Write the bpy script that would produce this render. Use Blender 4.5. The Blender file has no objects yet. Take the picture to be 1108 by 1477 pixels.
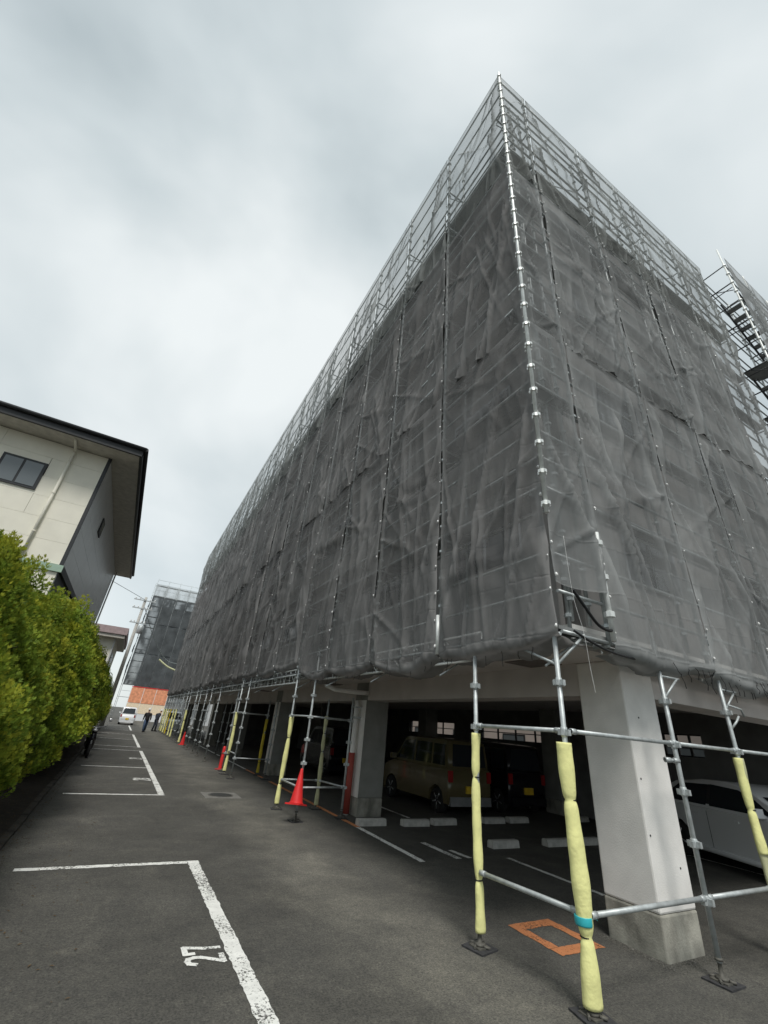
import bpy, math, random
import numpy as np
from mathutils import Matrix, Vector
from mathutils.geometry import tessellate_polygon
rnd = random.Random(7)
sc = bpy.context.scene
col = sc.collection
R = math.radians

# ------------------------------------------------------------------ camera
CAM_H = 1.8
cd = bpy.data.cameras.new('camera'); cam = bpy.data.objects.new('camera', cd); col.objects.link(cam)
right = (0.86323346, -0.49798384, 0.08270485)
down = (0.29467156, 0.36406423, -0.88353037)
fwd = (0.40987397, 0.78706374, 0.4610141)
M = Matrix.Identity(4)
for i in range(3):
    M[i][0] = right[i]; M[i][1] = -down[i]; M[i][2] = -fwd[i]
M[2][3] = CAM_H
cam.matrix_world = M
cd.sensor_fit = 'VERTICAL'; cd.sensor_height = 36; cd.sensor_width = 27
cd.lens = 603.233 / 1477 * 36
cd.clip_start = 0.05; cd.clip_end = 2000
sc.camera = cam

# ------------------------------------------------------------------ sky, sun, exposure
SUN_AZ = R(199)      # direction the light comes from, clockwise from +Y
SUN_EL = R(58)
w = bpy.data.worlds.new('World'); sc.world = w; w.use_nodes = True
nt = w.node_tree; N = nt.nodes; L = nt.links
bg = N['Background']
sky = N.new('ShaderNodeTexSky'); sky.sky_type = 'NISHITA'; sky.sun_disc = False
sky.sun_elevation = SUN_EL; sky.sun_rotation = SUN_AZ
tc = N.new('ShaderNodeTexCoord')
mp = N.new('ShaderNodeMapping'); mp.inputs['Scale'].default_value = (1, 1, 1.5); mp.inputs['Location'].default_value = (1.7, 5.1, 2.2)
no = N.new('ShaderNodeTexNoise'); no.inputs['Scale'].default_value = 1.25; no.inputs['Detail'].default_value = 5
no.inputs['Roughness'].default_value = 0.46; no.inputs['Distortion'].default_value = 0.35
rp = N.new('ShaderNodeValToRGB')
e = rp.color_ramp.elements
e[0].position = 0.34; e[0].color = (2.45, 2.85, 2.95, 1)
e[1].position = 0.67; e[1].color = (5.5, 5.75, 5.7, 1)
m_ = rp.color_ramp.elements.new(0.5); m_.color = (3.9, 4.3, 4.35, 1)
mx = N.new('ShaderNodeMix'); mx.data_type = 'RGBA'; mx.inputs['Factor'].default_value = 0.9
L.new(tc.outputs['Generated'], mp.inputs['Vector']); L.new(mp.outputs['Vector'], no.inputs['Vector'])
L.new(no.outputs['Fac'], rp.inputs['Fac'])
L.new(sky.outputs['Color'], mx.inputs[6]); L.new(rp.outputs['Color'], mx.inputs[7])
L.new(mx.outputs[2], bg.inputs['Color'])
bg.inputs['Strength'].default_value = 0.1
sl = bpy.data.lights.new('sun', 'SUN'); sun = bpy.data.objects.new('sun', sl); col.objects.link(sun)
sl.energy = 1.45; sl.angle = R(16); sl.color = (1, 0.97, 0.92)
sd = Vector((math.sin(SUN_AZ) * math.cos(SUN_EL), math.cos(SUN_AZ) * math.cos(SUN_EL), math.sin(SUN_EL)))
sun.rotation_euler = (-sd).to_track_quat('-Z', 'Y').to_euler()
sun.location = sd * 60
vs = sc.view_settings
vs.view_transform = 'Standard'; vs.look = 'None'; vs.gamma = 1; vs.exposure = 0.78; vs.use_curve_mapping = False
sc.cycles.max_bounces = 8; sc.cycles.transparent_max_bounces = 24
sc.cycles.diffuse_bounces = 4; sc.cycles.glossy_bounces = 3

# ------------------------------------------------------------------ helpers
class MB:
    def __init__(s): s.v = []; s.f = []; s.s = []
    def face(s, idx, smooth=False): s.f.append(idx); s.s.append(smooth)
    def box(s, x0, y0, z0, x1, y1, z1):
        n = len(s.v)
        s.v += [(x, y, z) for z in (z0, z1) for (x, y) in ((x0, y0), (x1, y0), (x1, y1), (x0, y1))]
        for q in ((3, 2, 1, 0), (4, 5, 6, 7), (0, 1, 5, 4), (1, 2, 6, 5), (2, 3, 7, 6), (3, 0, 4, 7)):
            s.face([n + i for i in q])
        return s
    def quad(s, a, b, c, d):
        n = len(s.v); s.v += [tuple(a), tuple(b), tuple(c), tuple(d)]; s.face([n, n + 1, n + 2, n + 3]); return s
    def path(s, pts, rad, n=8, caps=True, smooth=True, flat=1.0):
        pts = [Vector(p) for p in pts]
        if not hasattr(rad, '__len__'): rad = [rad] * len(pts)
        base = len(s.v); up = None
        for i, p in enumerate(pts):
            t = (pts[min(i + 1, len(pts) - 1)] - pts[max(i - 1, 0)])
            t.normalize()
            if up is None:
                up = Vector((1, 0, 0)) if abs(t.x) < .8 else Vector((0, 1, 0))
            a = (up - t * up.dot(t)).normalized(); b = t.cross(a); up = a
            for k in range(n):
                an = 2 * math.pi * k / n
                q = p + a * (math.cos(an) * rad[i]) + b * (math.sin(an) * rad[i] * flat)
                s.v.append(tuple(q))
        for i in range(len(pts) - 1):
            for k in range(n):
                a0 = base + i * n + k; a1 = base + i * n + (k + 1) % n
                s.face([a0, a1, a1 + n, a0 + n], smooth)
        if caps:
            s.face([base + k for k in range(n)][::-1]); s.face([base + (len(pts) - 1) * n + k for k in range(n)])
        return s
    def tube(s, p, q, r, n=8): return s.path([p, q], r, n)
    def lathe(s, prof, c=(0, 0, 0), n=16, smooth=True):
        return s.path([(c[0], c[1], c[2] + z) for (r, z) in prof], [max(r, 1e-4) for (r, z) in prof], n, True, smooth) if False else s._lathe(prof, c, n, smooth)
    def _lathe(s, prof, c, n, smooth):
        b = len(s.v)
        for (r, z) in prof:
            for k in range(n):
                an = 2 * math.pi * k / n
                s.v.append((c[0] + r * math.cos(an), c[1] + r * math.sin(an), c[2] + z))
        for i in range(len(prof) - 1):
            for k in range(n):
                a0 = b + i * n + k; a1 = b + i * n + (k + 1) % n
                s.face([a0, a1, a1 + n, a0 + n], smooth)
        s.face([b + k for k in range(n)][::-1]); s.face([b + (len(prof) - 1) * n + k for k in range(n)])
        return s
    def mesh(s, name, mat):
        me = bpy.data.meshes.new(name); me.from_pydata(s.v, [], s.f)
        me.polygons.foreach_set('use_smooth', s.s)
        if mat: me.materials.append(mat)
        me.update(); return me
    def build(s, name, mat, parent=None, loc=(0, 0, 0), rz=0):
        return link(name, s.mesh(name, mat), parent, loc, rz)
def link(name, me, parent=None, loc=(0, 0, 0), rz=0):
    o = bpy.data.objects.new(name, me); col.objects.link(o); o.parent = parent
    o.location = loc; o.rotation_euler = (0, 0, rz); return o
def tag(o, label=None, cat=None, group=None, kind=None):
    if label: o['label'] = label
    if cat: o['category'] = cat
    if group: o['group'] = group
    if kind: o['kind'] = kind
    return o
def empty(name, loc=(0, 0, 0), rz=0, label=None, cat=None, group=None):
    o = bpy.data.objects.new(name, None); col.objects.link(o); o.location = loc; o.rotation_euler = (0, 0, rz)
    o.empty_display_size = .2
    return tag(o, label, cat, group)
def copy_tree(o, parent=None):
    c = o.copy(); col.objects.link(c); c.parent = parent
    for ch in [x for x in bpy.data.objects if x.parent == o]: copy_tree(ch, c)
    return c
def structure(o): o['kind'] = 'structure'; return o

MATS = {}
def mat(name, c, rough=.6, metal=0., var=.12, scale=6., bump=0., bscale=60., spec=.4, c2=None, stretch=None, detail=6):
    m = bpy.data.materials.new(name); m.use_nodes = True
    t = m.node_tree; n = t.nodes; l = t.links; p = n['Principled BSDF']
    p.inputs['Roughness'].default_value = rough; p.inputs['Metallic'].default_value = metal
    p.inputs['Specular IOR Level'].default_value = spec
    tcn = n.new('ShaderNodeTexCoord'); vec = tcn.outputs['Object']
    if stretch:
        mm = n.new('ShaderNodeMapping'); mm.inputs['Scale'].default_value = stretch; l.new(vec, mm.inputs['Vector']); vec = mm.outputs['Vector']
    nz = n.new('ShaderNodeTexNoise'); nz.inputs['Scale'].default_value = scale; nz.inputs['Detail'].default_value = detail
    l.new(vec, nz.inputs['Vector'])
    r = n.new('ShaderNodeValToRGB'); e = r.color_ramp.elements
    a = c; b = c2 if c2 else tuple(min(1, x * (1 + var)) for x in c)
    a = tuple(x * (1 - var) for x in c) if not c2 else c
    e[0].position = .32; e[1].position = .68
    e[0].color = (*a, 1); e[1].color = (*b, 1)
    l.new(nz.outputs['Fac'], r.inputs['Fac']); l.new(r.outputs['Color'], p.inputs['Base Color'])
    if bump:
        n2 = n.new('ShaderNodeTexNoise'); n2.inputs['Scale'].default_value = bscale; n2.inputs['Detail'].default_value = 4
        l.new(tcn.outputs['Object'], n2.inputs['Vector'])
        bp = n.new('ShaderNodeBump'); bp.inputs['Strength'].default_value = bump; bp.inputs['Distance'].default_value = .01
        l.new(n2.outputs['Fac'], bp.inputs['Height']); l.new(bp.outputs['Normal'], p.inputs['Normal'])
    MATS[name] = m; return m
def asphalt_mat(name, base):
    m = bpy.data.materials.new(name); m.use_nodes = True
    t = m.node_tree; n = t.nodes; l = t.links; p = n['Principled BSDF']
    p.inputs['Roughness'].default_value = .85; p.inputs['Specular IOR Level'].default_value = .3
    g = n.new('ShaderNodeTexCoord').outputs['Object']
    def noise(sc_, det, rough=.5, dist=0):
        x = n.new('ShaderNodeTexNoise'); x.inputs['Scale'].default_value = sc_; x.inputs['Detail'].default_value = det
        x.inputs['Roughness'].default_value = rough; x.inputs['Distortion'].default_value = dist
        l.new(g, x.inputs['Vector']); return x.outputs['Fac']
    def ramp(f, p0, c0, p1, c1):
        r = n.new('ShaderNodeValToRGB'); r.color_ramp.elements[0].position = p0; r.color_ramp.elements[1].position = p1
        r.color_ramp.elements[0].color = (*c0, 1); r.color_ramp.elements[1].color = (*c1, 1); l.new(f, r.inputs['Fac']); return r.outputs['Color']
    def mul(a, b):
        x = n.new('ShaderNodeMix'); x.data_type = 'RGBA'; x.blend_type = 'MULTIPLY'; x.inputs['Factor'].default_value = 1
        l.new(a, x.inputs[6]); l.new(b, x.inputs[7]); return x.outputs[2]
    b0 = tuple(x * .8 for x in base); b1 = tuple(x * 1.25 for x in base)
    c = ramp(noise(.45, 5, .6, .5), .32, b0, .7, b1)
    c = mul(c, ramp(noise(55, 3, .8), .3, (.42, .42, .42), .72, (1.75, 1.72, 1.62)))
    c = mul(c, ramp(noise(17, 6, .8), .33, (.72, .72, .72), .7, (1.3, 1.28, 1.22)))
    c = mul(c, ramp(noise(2.4, 8, .72), .35, (.82, .82, .82), .66, (1.15, 1.14, 1.1)))
    # dusty, pale worn patches
    d = ramp(noise(.8, 7, .62, 1.2), .56, (1, 1, 1), .8, (1.6, 1.58, 1.53))
    c = mul(c, d)
    # pale dusty strip worn along the posts
    sx = n.new('ShaderNodeSeparateXYZ'); l.new(g, sx.inputs[0])
    def mth(op, a, b_):
        x = n.new('ShaderNodeMath'); x.operation = op
        for k_, v_ in enumerate((a, b_)):
            if isinstance(v_, (int, float)): x.inputs[k_].default_value = v_
            else: l.new(v_, x.inputs[k_])
        return x.outputs[0]
    dd = mth('SUBTRACT', mth('ADD', sx.outputs['X'], mth('MULTIPLY', noise(.35, 3), 1.6)), 3.75)
    gz = mth('POWER', 2.718, mth('MULTIPLY', mth('MULTIPLY', dd, dd), -1.6))
    gz = mth('MULTIPLY', gz, mth('ADD', noise(1.1, 6, .65), -.08))
    c = mul(c, ramp(gz, .12, (1, 1, 1), .62, (1.85, 1.82, 1.74)))
    # pale chips
    vo = n.new('ShaderNodeTexVoronoi'); vo.inputs['Scale'].default_value = 5.5; l.new(g, vo.inputs['Vector'])
    c2 = ramp(vo.outputs['Distance'], .012, (2.6, 2.5, 2.3), .035, (1, 1, 1)); c = mul(c, c2)
    l.new(c, p.inputs['Base Color'])
    bp = n.new('ShaderNodeBump'); bp.inputs['Strength'].default_value = .5; bp.inputs['Distance'].default_value = .006
    l.new(noise(140, 3, .7), bp.inputs['Height']); l.new(bp.outputs['Normal'], p.inputs['Normal'])
    return m
def worn_paint(name, c, wear=.5):
    m = mat(name, c, .7, 0, .1, 9, .3, 160)
    t = m.node_tree; n = t.nodes; l = t.links; out = n['Material Output']; p = n['Principled BSDF']
    g = n.new('ShaderNodeTexCoord').outputs['Object']
    a = n.new('ShaderNodeTexNoise'); a.inputs['Scale'].default_value = 38; a.inputs['Detail'].default_value = 8; a.inputs['Roughness'].default_value = .75
    b = n.new('ShaderNodeTexNoise'); b.inputs['Scale'].default_value = 2.2; b.inputs['Detail'].default_value = 3
    l.new(g, a.inputs['Vector']); l.new(g, b.inputs['Vector'])
    ad = n.new('ShaderNodeMath'); ad.operation = 'MULTIPLY_ADD'; ad.inputs[1].default_value = .45; l.new(b.outputs['Fac'], ad.inputs[0]); l.new(a.outputs['Fac'], ad.inputs[2])
    r = n.new('ShaderNodeValToRGB'); r.color_ramp.elements[0].position = wear; r.color_ramp.elements[1].position = wear + .07
    l.new(ad.outputs[0], r.inputs['Fac'])
    tr = n.new('ShaderNodeBsdfTransparent'); mxs = n.new('ShaderNodeMixShader')
    l.new(r.outputs['Color'], mxs.inputs[0]); l.new(tr.outputs[0], mxs.inputs[1]); l.new(p.outputs[0], mxs.inputs[2])
    l.new(mxs.outputs[0], out.inputs['Surface']); return m
def net_mat(name, c, op, crease=True):
    """Woven safety mesh: open weave lets part of the light through, threads scatter the rest."""
    m = bpy.data.materials.new(name); m.use_nodes = True
    t = m.node_tree; n = t.nodes; l = t.links; n.remove(n['Principled BSDF']); out = n['Material Output']
    g = n.new('ShaderNodeTexCoord').outputs['Object']
    uv = n.new('ShaderNodeUVMap'); uv.uv_map = 'cloth'
    nz = n.new('ShaderNodeTexNoise'); nz.inputs['Scale'].default_value = .8; nz.inputs['Detail'].default_value = 3; nz.inputs['Roughness'].default_value = .5
    l.new(g, nz.inputs['Vector'])
    r = n.new('ShaderNodeValToRGB'); r.color_ramp.elements[0].position = .3; r.color_ramp.elements[1].position = .72
    r.color_ramp.elements[0].color = (*[x * .8 for x in c], 1); r.color_ramp.elements[1].color = (*[x * 1.25 for x in c], 1)
    l.new(nz.outputs['Fac'], r.inputs['Fac'])
    at = n.new('ShaderNodeAttribute'); at.attribute_name = 'dens'
    di = n.new('ShaderNodeBsdfDiffuse'); trl = n.new('ShaderNodeBsdfTranslucent'); tr = n.new('ShaderNodeBsdfTransparent')
    l.new(r.outputs['Color'], di.inputs['Color']); l.new(r.outputs['Color'], trl.inputs['Color'])
    m1 = n.new('ShaderNodeMixShader'); m1.inputs[0].default_value = .3; l.new(di.outputs[0], m1.inputs[1]); l.new(trl.outputs[0], m1.inputs[2])
    fa = n.new('ShaderNodeMath'); fa.operation = 'MULTIPLY_ADD'; fa.inputs[1].default_value = .56; fa.inputs[2].default_value = op
    l.new(at.outputs['Fac'], fa.inputs[0])
    fb = n.new('ShaderNodeMath'); fb.operation = 'MULTIPLY_ADD'; fb.inputs[1].default_value = .10; fb.use_clamp = True
    l.new(nz.outputs['Fac'], fb.inputs[0]); l.new(fa.outputs[0], fb.inputs[2])
    # fold creases pressed into the sheet when it was packed
    bk = n.new('ShaderNodeTexBrick'); bk.offset = 0; bk.inputs['Scale'].default_value = 1; bk.inputs['Brick Width'].default_value = .46; bk.inputs['Row Height'].default_value = .62
    bk.inputs['Mortar Size'].default_value = .02; bk.inputs['Mortar Smooth'].default_value = 1.0
    bk.inputs['Color1'].default_value = (0, 0, 0, 1); bk.inputs['Color2'].default_value = (.35, .35, .35, 1); bk.inputs['Mortar'].default_value = (1, 1, 1, 1)
    l.new(uv.outputs['UV'], bk.inputs['Vector'])
    wn = n.new('ShaderNodeTexNoise'); wn.inputs['Scale'].default_value = 9; wn.inputs['Detail'].default_value = 5; l.new(g, wn.inputs['Vector'])
    b1 = n.new('ShaderNodeBump'); b1.inputs['Strength'].default_value = (.24 if crease else .1); b1.inputs['Distance'].default_value = .02; l.new(bk.outputs['Color'], b1.inputs['Height'])
    b2 = n.new('ShaderNodeBump'); b2.inputs['Strength'].default_value = .12; b2.inputs['Distance'].default_value = .04; l.new(wn.outputs['Fac'], b2.inputs['Height']); l.new(b1.outputs['Normal'], b2.inputs['Normal'])
    l.new(b2.outputs['Normal'], di.inputs['Normal']); l.new(b2.outputs['Normal'], trl.inputs['Normal'])
    m2 = n.new('ShaderNodeMixShader'); l.new(fb.outputs[0], m2.inputs[0]); l.new(tr.outputs[0], m2.inputs[1]); l.new(m1.outputs[0], m2.inputs[2])
    l.new(m2.outputs[0], out.inputs['Surface']); return m
def glass_mat(name, tint=(.02, .025, .03)):
    m = bpy.data.materials.new(name); m.use_nodes = True; p = m.node_tree.nodes['Principled BSDF']
    p.inputs['Base Color'].default_value = (*tint, 1); p.inputs['Roughness'].default_value = .06; p.inputs['Specular IOR Level'].default_value = .6
    return m
ASPH = asphalt_mat('asphalt', (.078, .0775, .0755))
SOIL = mat('soil', (.022, .016, .011), .95, 0, .4, 5, .8, 30)
WHITEP = worn_paint('white_paint', (.76, .76, .72), .61)
ORANGEP = worn_paint('orange_paint', (.62, .25, .10), .61)
ORANGES = worn_paint('orange_spray', (.50, .20, .085), .59)
RENDERW = mat('white_render', (.81, .79, .755), .8, 0, .07, 3.5, .25, 60)
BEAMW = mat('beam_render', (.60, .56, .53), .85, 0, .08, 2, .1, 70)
PLINTH = mat('concrete_plinth', (.30, .29, .25), .9, 0, .42, 5, .5, 50, stretch=(1, 1, .6))
CONC = mat('concrete', (.34, .33, .31), .9, 0, .15, 4, .3, 60)
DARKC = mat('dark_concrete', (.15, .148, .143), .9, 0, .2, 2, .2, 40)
WALLU = mat('facade_render', (.32, .31, .30), .85, 0, .06, 1.2)
GALV = mat('galvanised', (.46, .49, .49), .45, .35, .18, 14, .1, 200)
GALVW = mat('bright_galvanised', (.72, .74, .72), .42, .25, .12, 10)
PLANK = mat('steel_plank', (.22, .225, .22), .6, .2, .2, 5)
PAD = mat('yellow_foam', (.84, .82, .36), .75, 0, .10, 7, .6, 28)
PADOLD = mat('old_foam', (.50, .50, .30), .8, 0, .12, 8, .25, 45)
PADM = mat('mustard_foam', (.62, .48, .05), .8, 0, .12, 8, .25, 45)
TIE = mat('white_tie', (.80, .80, .78), .5)
CORDM = mat('black_cord', (.015, .015, .016), .7)
HOSE = mat('black_hose', (.012, .012, .013), .4)
TEAL = mat('teal_tape', (.04, .42, .47), .4)
RUST = mat('base_plate_steel', (.12, .115, .10), .7, .3, .3, 20)
CONER = mat('red_plastic', (.72, .035, .035), .4, 0, .06, 5)
CLAY = mat('brick_red_paint', (.33, .06, .045), .6, 0, .1, 6)
NETL = net_mat('net_cloth', (.285, .28, .275), .46)
NETR = net_mat('net_cloth_grey', (.315, .323, .32), .45)
NETT = net_mat('net_cloth_top', (.27, .28, .27), .40, False)
NETF = net_mat('net_cloth_far', (.12, .13, .135), .62, False)
NETP = net_mat('net_cloth_pale', (.5, .53, .54), .30, False)
CREAM = mat('cream_siding', (.82, .79, .68), .8, 0, .05, 2, .12, 60)
GREYS = mat('grey_siding', (.60, .61, .61), .5, .1, .06, 2)
DARKT = mat('dark_trim', (.03, .032, .035), .5)
SOFF = mat('eave_boards', (.55, .52, .47), .8)
ROOFM = mat('roof_metal', (.10, .10, .10), .6)
MINT = mat('mint_trim', (.33, .45, .36), .6)
GLASS = glass_mat('dark_glass'); GLASSG = glass_mat('grey_glass', (.16, .18, .19))
BARK = mat('bark', (.07, .05, .035), .95, 0, .3, 12, .8, 40)
RUBBER = mat('rubber', (.02, .02, .02), .85)
ALLOY = mat('alloy', (.42, .43, .44), .35, .7)
CHROME = mat('lamp_glass', (.75, .76, .78), .12, .3)
TAIL = mat('tail_lamp', (.30, .02, .02), .2)
PLATEY = mat('yellow_plate', (.75, .50, .04), .5)
DARKPL = mat('dark_plastic', (.025, .025, .027), .6)
def paint(name, c, rough=.25):
    m = mat(name, c, rough, 0, .02, 2); m.node_tree.nodes['Principled BSDF'].inputs['Coat Weight'].default_value = .5; return m
PW = paint('white_car_paint', (.72, .73, .74)); POL = paint('olive_car_paint', (.12, .10, .05)); PBK = paint('black_car_paint', (.012, .012, .015))

# ------------------------------------------------------------------ ground and markings
def sheet(name, pts, z, m):
    b = MB(); b.v = [(x, y, z) for x, y in pts]; b.face(list(range(len(pts)))); return structure(b.build(name, m))
sheet('ground', [(-400, -300), (400, -300), (400, 700), (-400, 700)], 0, ASPH)
# planting strip with its edging stones
sb = MB(); nx, ny = 14, 120
for j in range(ny + 1):
    for i in range(nx + 1):
        x = -6.5 + 5.62 * i / nx; y = -2 + 60 * j / ny
        ed = min(i, nx - i) / 2
        sb.v.append((x, y, .012 + min(ed, 1) * (.05 + .05 * math.sin(x * 3.1 + y * 1.7) * math.sin(y * 2.3) + rnd.uniform(0, .03))))
for j in range(ny):
    for i in range(nx):
        a = j * (nx + 1) + i; sb.face([a, a + 1, a + nx + 2, a + nx + 1], True)
soil = structure(sb.build('planting_soil', SOIL))
kerb = bpy.data.objects.new('kerb', None); col.objects.link(kerb); structure(kerb)
kb = MB().box(-.05, .006, -.02, .05, .594, .055); km = kb.mesh('kerb_stone', mat('kerb_concrete', (.045, .04, .033), .95, 0, .4, 4, .5, 40))
for i in range(95):
    link('kerb_stone', km, kerb, (-.83 + rnd.uniform(-.006, .006), -1 + .6 * i, rnd.uniform(-.012, .0)), 0)
def line(x0, y0, x1, y1, wd, m=WHITEP, name='parking_line', z=.004):
    d = Vector((x1 - x0, y1 - y0)); n = Vector((-d.y, d.x)).normalized() * wd / 2; k = max(2, int(d.length / .05))
    pa = []; pb = []
    for i in range(k + 1):
        c = Vector((x0, y0)) + d * i / k; j = rnd.uniform(-.008, .008); j2 = rnd.uniform(-.008, .008)
        pa.append(c + n * (1 + j / wd * 2)); pb.append(c - n * (1 + j2 / wd * 2))
    b = MB(); b.v = [(p.x, p.y, z) for p in pb] + [(p.x, p.y, z) for p in pa]
    for i in range(k): b.face([i, i + 1, k + 2 + i, k + 1 + i])
    return structure(b.build(name, m))
line(1.49, -2, 1.49, 7.56, .14); line(-.5, 7.5, 1.415, 7.5, .11, z=.0045)
line(1.49, 12.85, 1.49, 25.2, .14); line(1.49, 27.2, 1.49, 39.2, .14); line(1.49, 45.6, 1.49, 56, .14)
for y in (12.9, 18.35, 25.1, 27.3, 33.2, 39.1, 45.7):
    line(-.5, y, 1.415, y, .11, z=.0045)
DIG = {'2': [(0, .8), (.12, .96), (.35, 1), (.58, .95), (.66, .78), (.6, .6), (.1, .1), (.0, .0), (.7, .0)],
       '7': [(0, .78), (0, 1), (.7, 1), (.42, .45), (.36, 0)],
       '8': [(.35, .53), (.08, .68), (.08, .88), (.35, 1), (.62, .88), (.62, .68), (.35, .53), (.02, .35), (.04, .12), (.35, 0), (.66, .12), (.68, .35), (.35, .53)],
       '9': [(.62, .62), (.35, .48), (.06, .62), (.06, .86), (.35, 1), (.64, .86), (.62, .5), (.5, .1), (.3, 0)]}
def number(txt, X, Y, hgt, z=.005):
    b = MB(); x0 = 0
    for ch in txt:
        P = [Vector((p[0] * hgt * .62 + x0, p[1] * hgt)) for p in DIG[ch]]
        for i in range(len(P) - 1):
            d = (P[i + 1] - P[i]).normalized(); nn = Vector((-d.y, d.x)) * hgt * .085
            zz = z + .0004 * (i % 3)
            a, c = P[i] - d * hgt * .06, P[i + 1] + d * hgt * .06
            b.quad(*[(-q.y, q.x, zz) for q in (a - nn, c - nn, c + nn, a + nn)])
        x0 += hgt * .66
    return structure(b.build('bay_number', WHITEP, None, (X, Y, 0)))
number('27', 1.37, 4.74, .28); number('28', 1.36, 15.3, .4); number('29', 1.36, 21.2, .4)
line(4.9, 6.95, 4.95, 9.35, .11, WHITEP); line(4.955, 9.36, 5.0, 15.9, .11, ORANGEP, 'orange_line'); line(5.0, 16.4, 5.0, 19.2, .10, ORANGEP, 'orange_line')
line(5.0, 19.3, 5.05, 34, .1, WHITEP)
line(5.66, 7.0, 5.66, 8.05, .12); line(5.9, 7.0, 5.86, 7.5, .10)
line(6.68, 5.05, 6.66, 6.9, .09); line(6.75, 10.2, 6.75, 12.4, .09)
line(11.3, 3.9, 11.3, 8.2, .10); line(7.6, 3.3, 7.9, 3.42, .09)
# orange sprayed square
for a in ((4.44, 4.565, 5.08, 4.565), (4.44, 3.985, 5.08, 3.985)): line(*a, .15, ORANGES, 'sprayed_mark')
for a in ((4.50, 4.062, 4.50, 4.488), (5.02, 4.062, 5.02, 4.488)): line(*a, .13, ORANGES, 'sprayed_mark', .0045)
# manhole
mh = empty('manhole', (2.88, 13.0, 0), 0, 'round iron manhole cover set in a pale square concrete collar', 'manhole')
b = MB(); b.box(-.44, -.44, -.05, .44, .44, .006); b.build('collar', mat('collar_concrete', (.17, .165, .15), .9, 0, .2, 6, .4, 60), mh)
b = MB().lathe([(.31, 0), (.31, .012), (.29, .013)], (0, 0, 0), 28); b.build('rim', RUST, mh)
b = MB().lathe([(.27, 0), (.27, .015), (.2, .016)], (0, 0, 0), 24)
for i in range(-4, 5):
    hw = math.sqrt(max(.24 ** 2 - (i * .05) ** 2, 0)); b.box(i * .05 - .008, -hw, .0155, i * .05 + .008, hw, .020)
b.build('lid', mat('cast_iron', (.05, .05, .048), .7, .3), mh)

# ------------------------------------------------------------------ apartment building over the open garage
B_L = 49.0   # far end
bld = empty('apartment_building', (5.4, 3.5, 0), 0, 'long apartment block on white columns with an open ground floor garage, wrapped in nets', 'building')
def bp(name, bx, m, par=bld):
    b = MB().box(*bx); o = b.build(name, m, par); o.location = -Vector(bld.location) if par is bld else (0, 0, 0); return o
GARC = mat('column_shade_grey', (.25, .25, .23), .85, 0, .12, 3, .2, 60)  # shade on the white columns' garage-side faces, painted into this grey
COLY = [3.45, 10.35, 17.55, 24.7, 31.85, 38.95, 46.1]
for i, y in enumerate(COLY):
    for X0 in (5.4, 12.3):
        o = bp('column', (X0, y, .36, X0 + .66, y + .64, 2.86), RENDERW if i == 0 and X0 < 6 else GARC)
        if i and X0 < 6: MB().box(X0 - .008, y - .006, .361, X0 - .0005, y + .646, 2.44).build('column_lit_face', RENDERW, o)  # thin panel added to keep the sky-lit street side white
        bv = o.modifiers.new('edge', 'BEVEL'); bv.width = .022; bv.segments = 2; bv.limit_method = 'ANGLE'
        p = MB().box(X0 - .002, y - .002, -.02, X0 + .662, y + .642, .36)
        q_ = p.build('plinth', PLINTH, o); bv = q_.modifiers.new('edge', 'BEVEL'); bv.width = .02; bv.segments = 2
for (x, y, z) in ((5.455, 3.449, 1.55), (5.45, 3.449, 1.02), (5.62, 3.449, 2.2), (5.9, 3.449, .72)):
    o = MB().path([(x, y + .01, z), (x, y - .003, z)], .011, 8).build('tie_hole', DARKT, bld); o.location = -Vector(bld.location)
for i in range(len(COLY) - 1):
    bp('beam', (5.43, COLY[i] + .64, 2.44, 5.95, COLY[i + 1], 2.86), BEAMW)
bp('beam', (5.43, COLY[-1] + .64, 2.44, 5.95, B_L, 2.86), BEAMW)
bp('beam', (6.06, 3.48, 2.46, 12.3, 3.98, 2.86), BEAMW)
bp('slab', (4.42, 3.36, 2.86, 13.3, B_L, 3.1), BEAMW)
bp('drip_edge', (4.40, 3.34, 2.90, 4.4199, B_L, 3.12), RENDERW)
bp('drip_edge', (4.40, 3.32, 2.90, 13.3, 3.3399, 3.12), RENDERW)
bp('soffit_hatch', (4.80, 4.28, 2.845, 5.35, 4.86, 2.8585), mat('hatch_board', (.16, .14, .13), .8))
for y in (11.8, 18.9): bp('soffit_hatch', (4.80, y, 2.845, 5.35, y + .58, 2.8585), MATS['hatch_board'])
bp('wall', (4.80, 3.42, 3.1, 13.2, B_L - .1, 14.4), WALLU)
bp('roof_parapet', (4.60, 3.38, 14.4, 13.3, B_L, 14.75), WALLU)
FL = [3.1 + 2.85 * k for k in range(4)]
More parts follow.
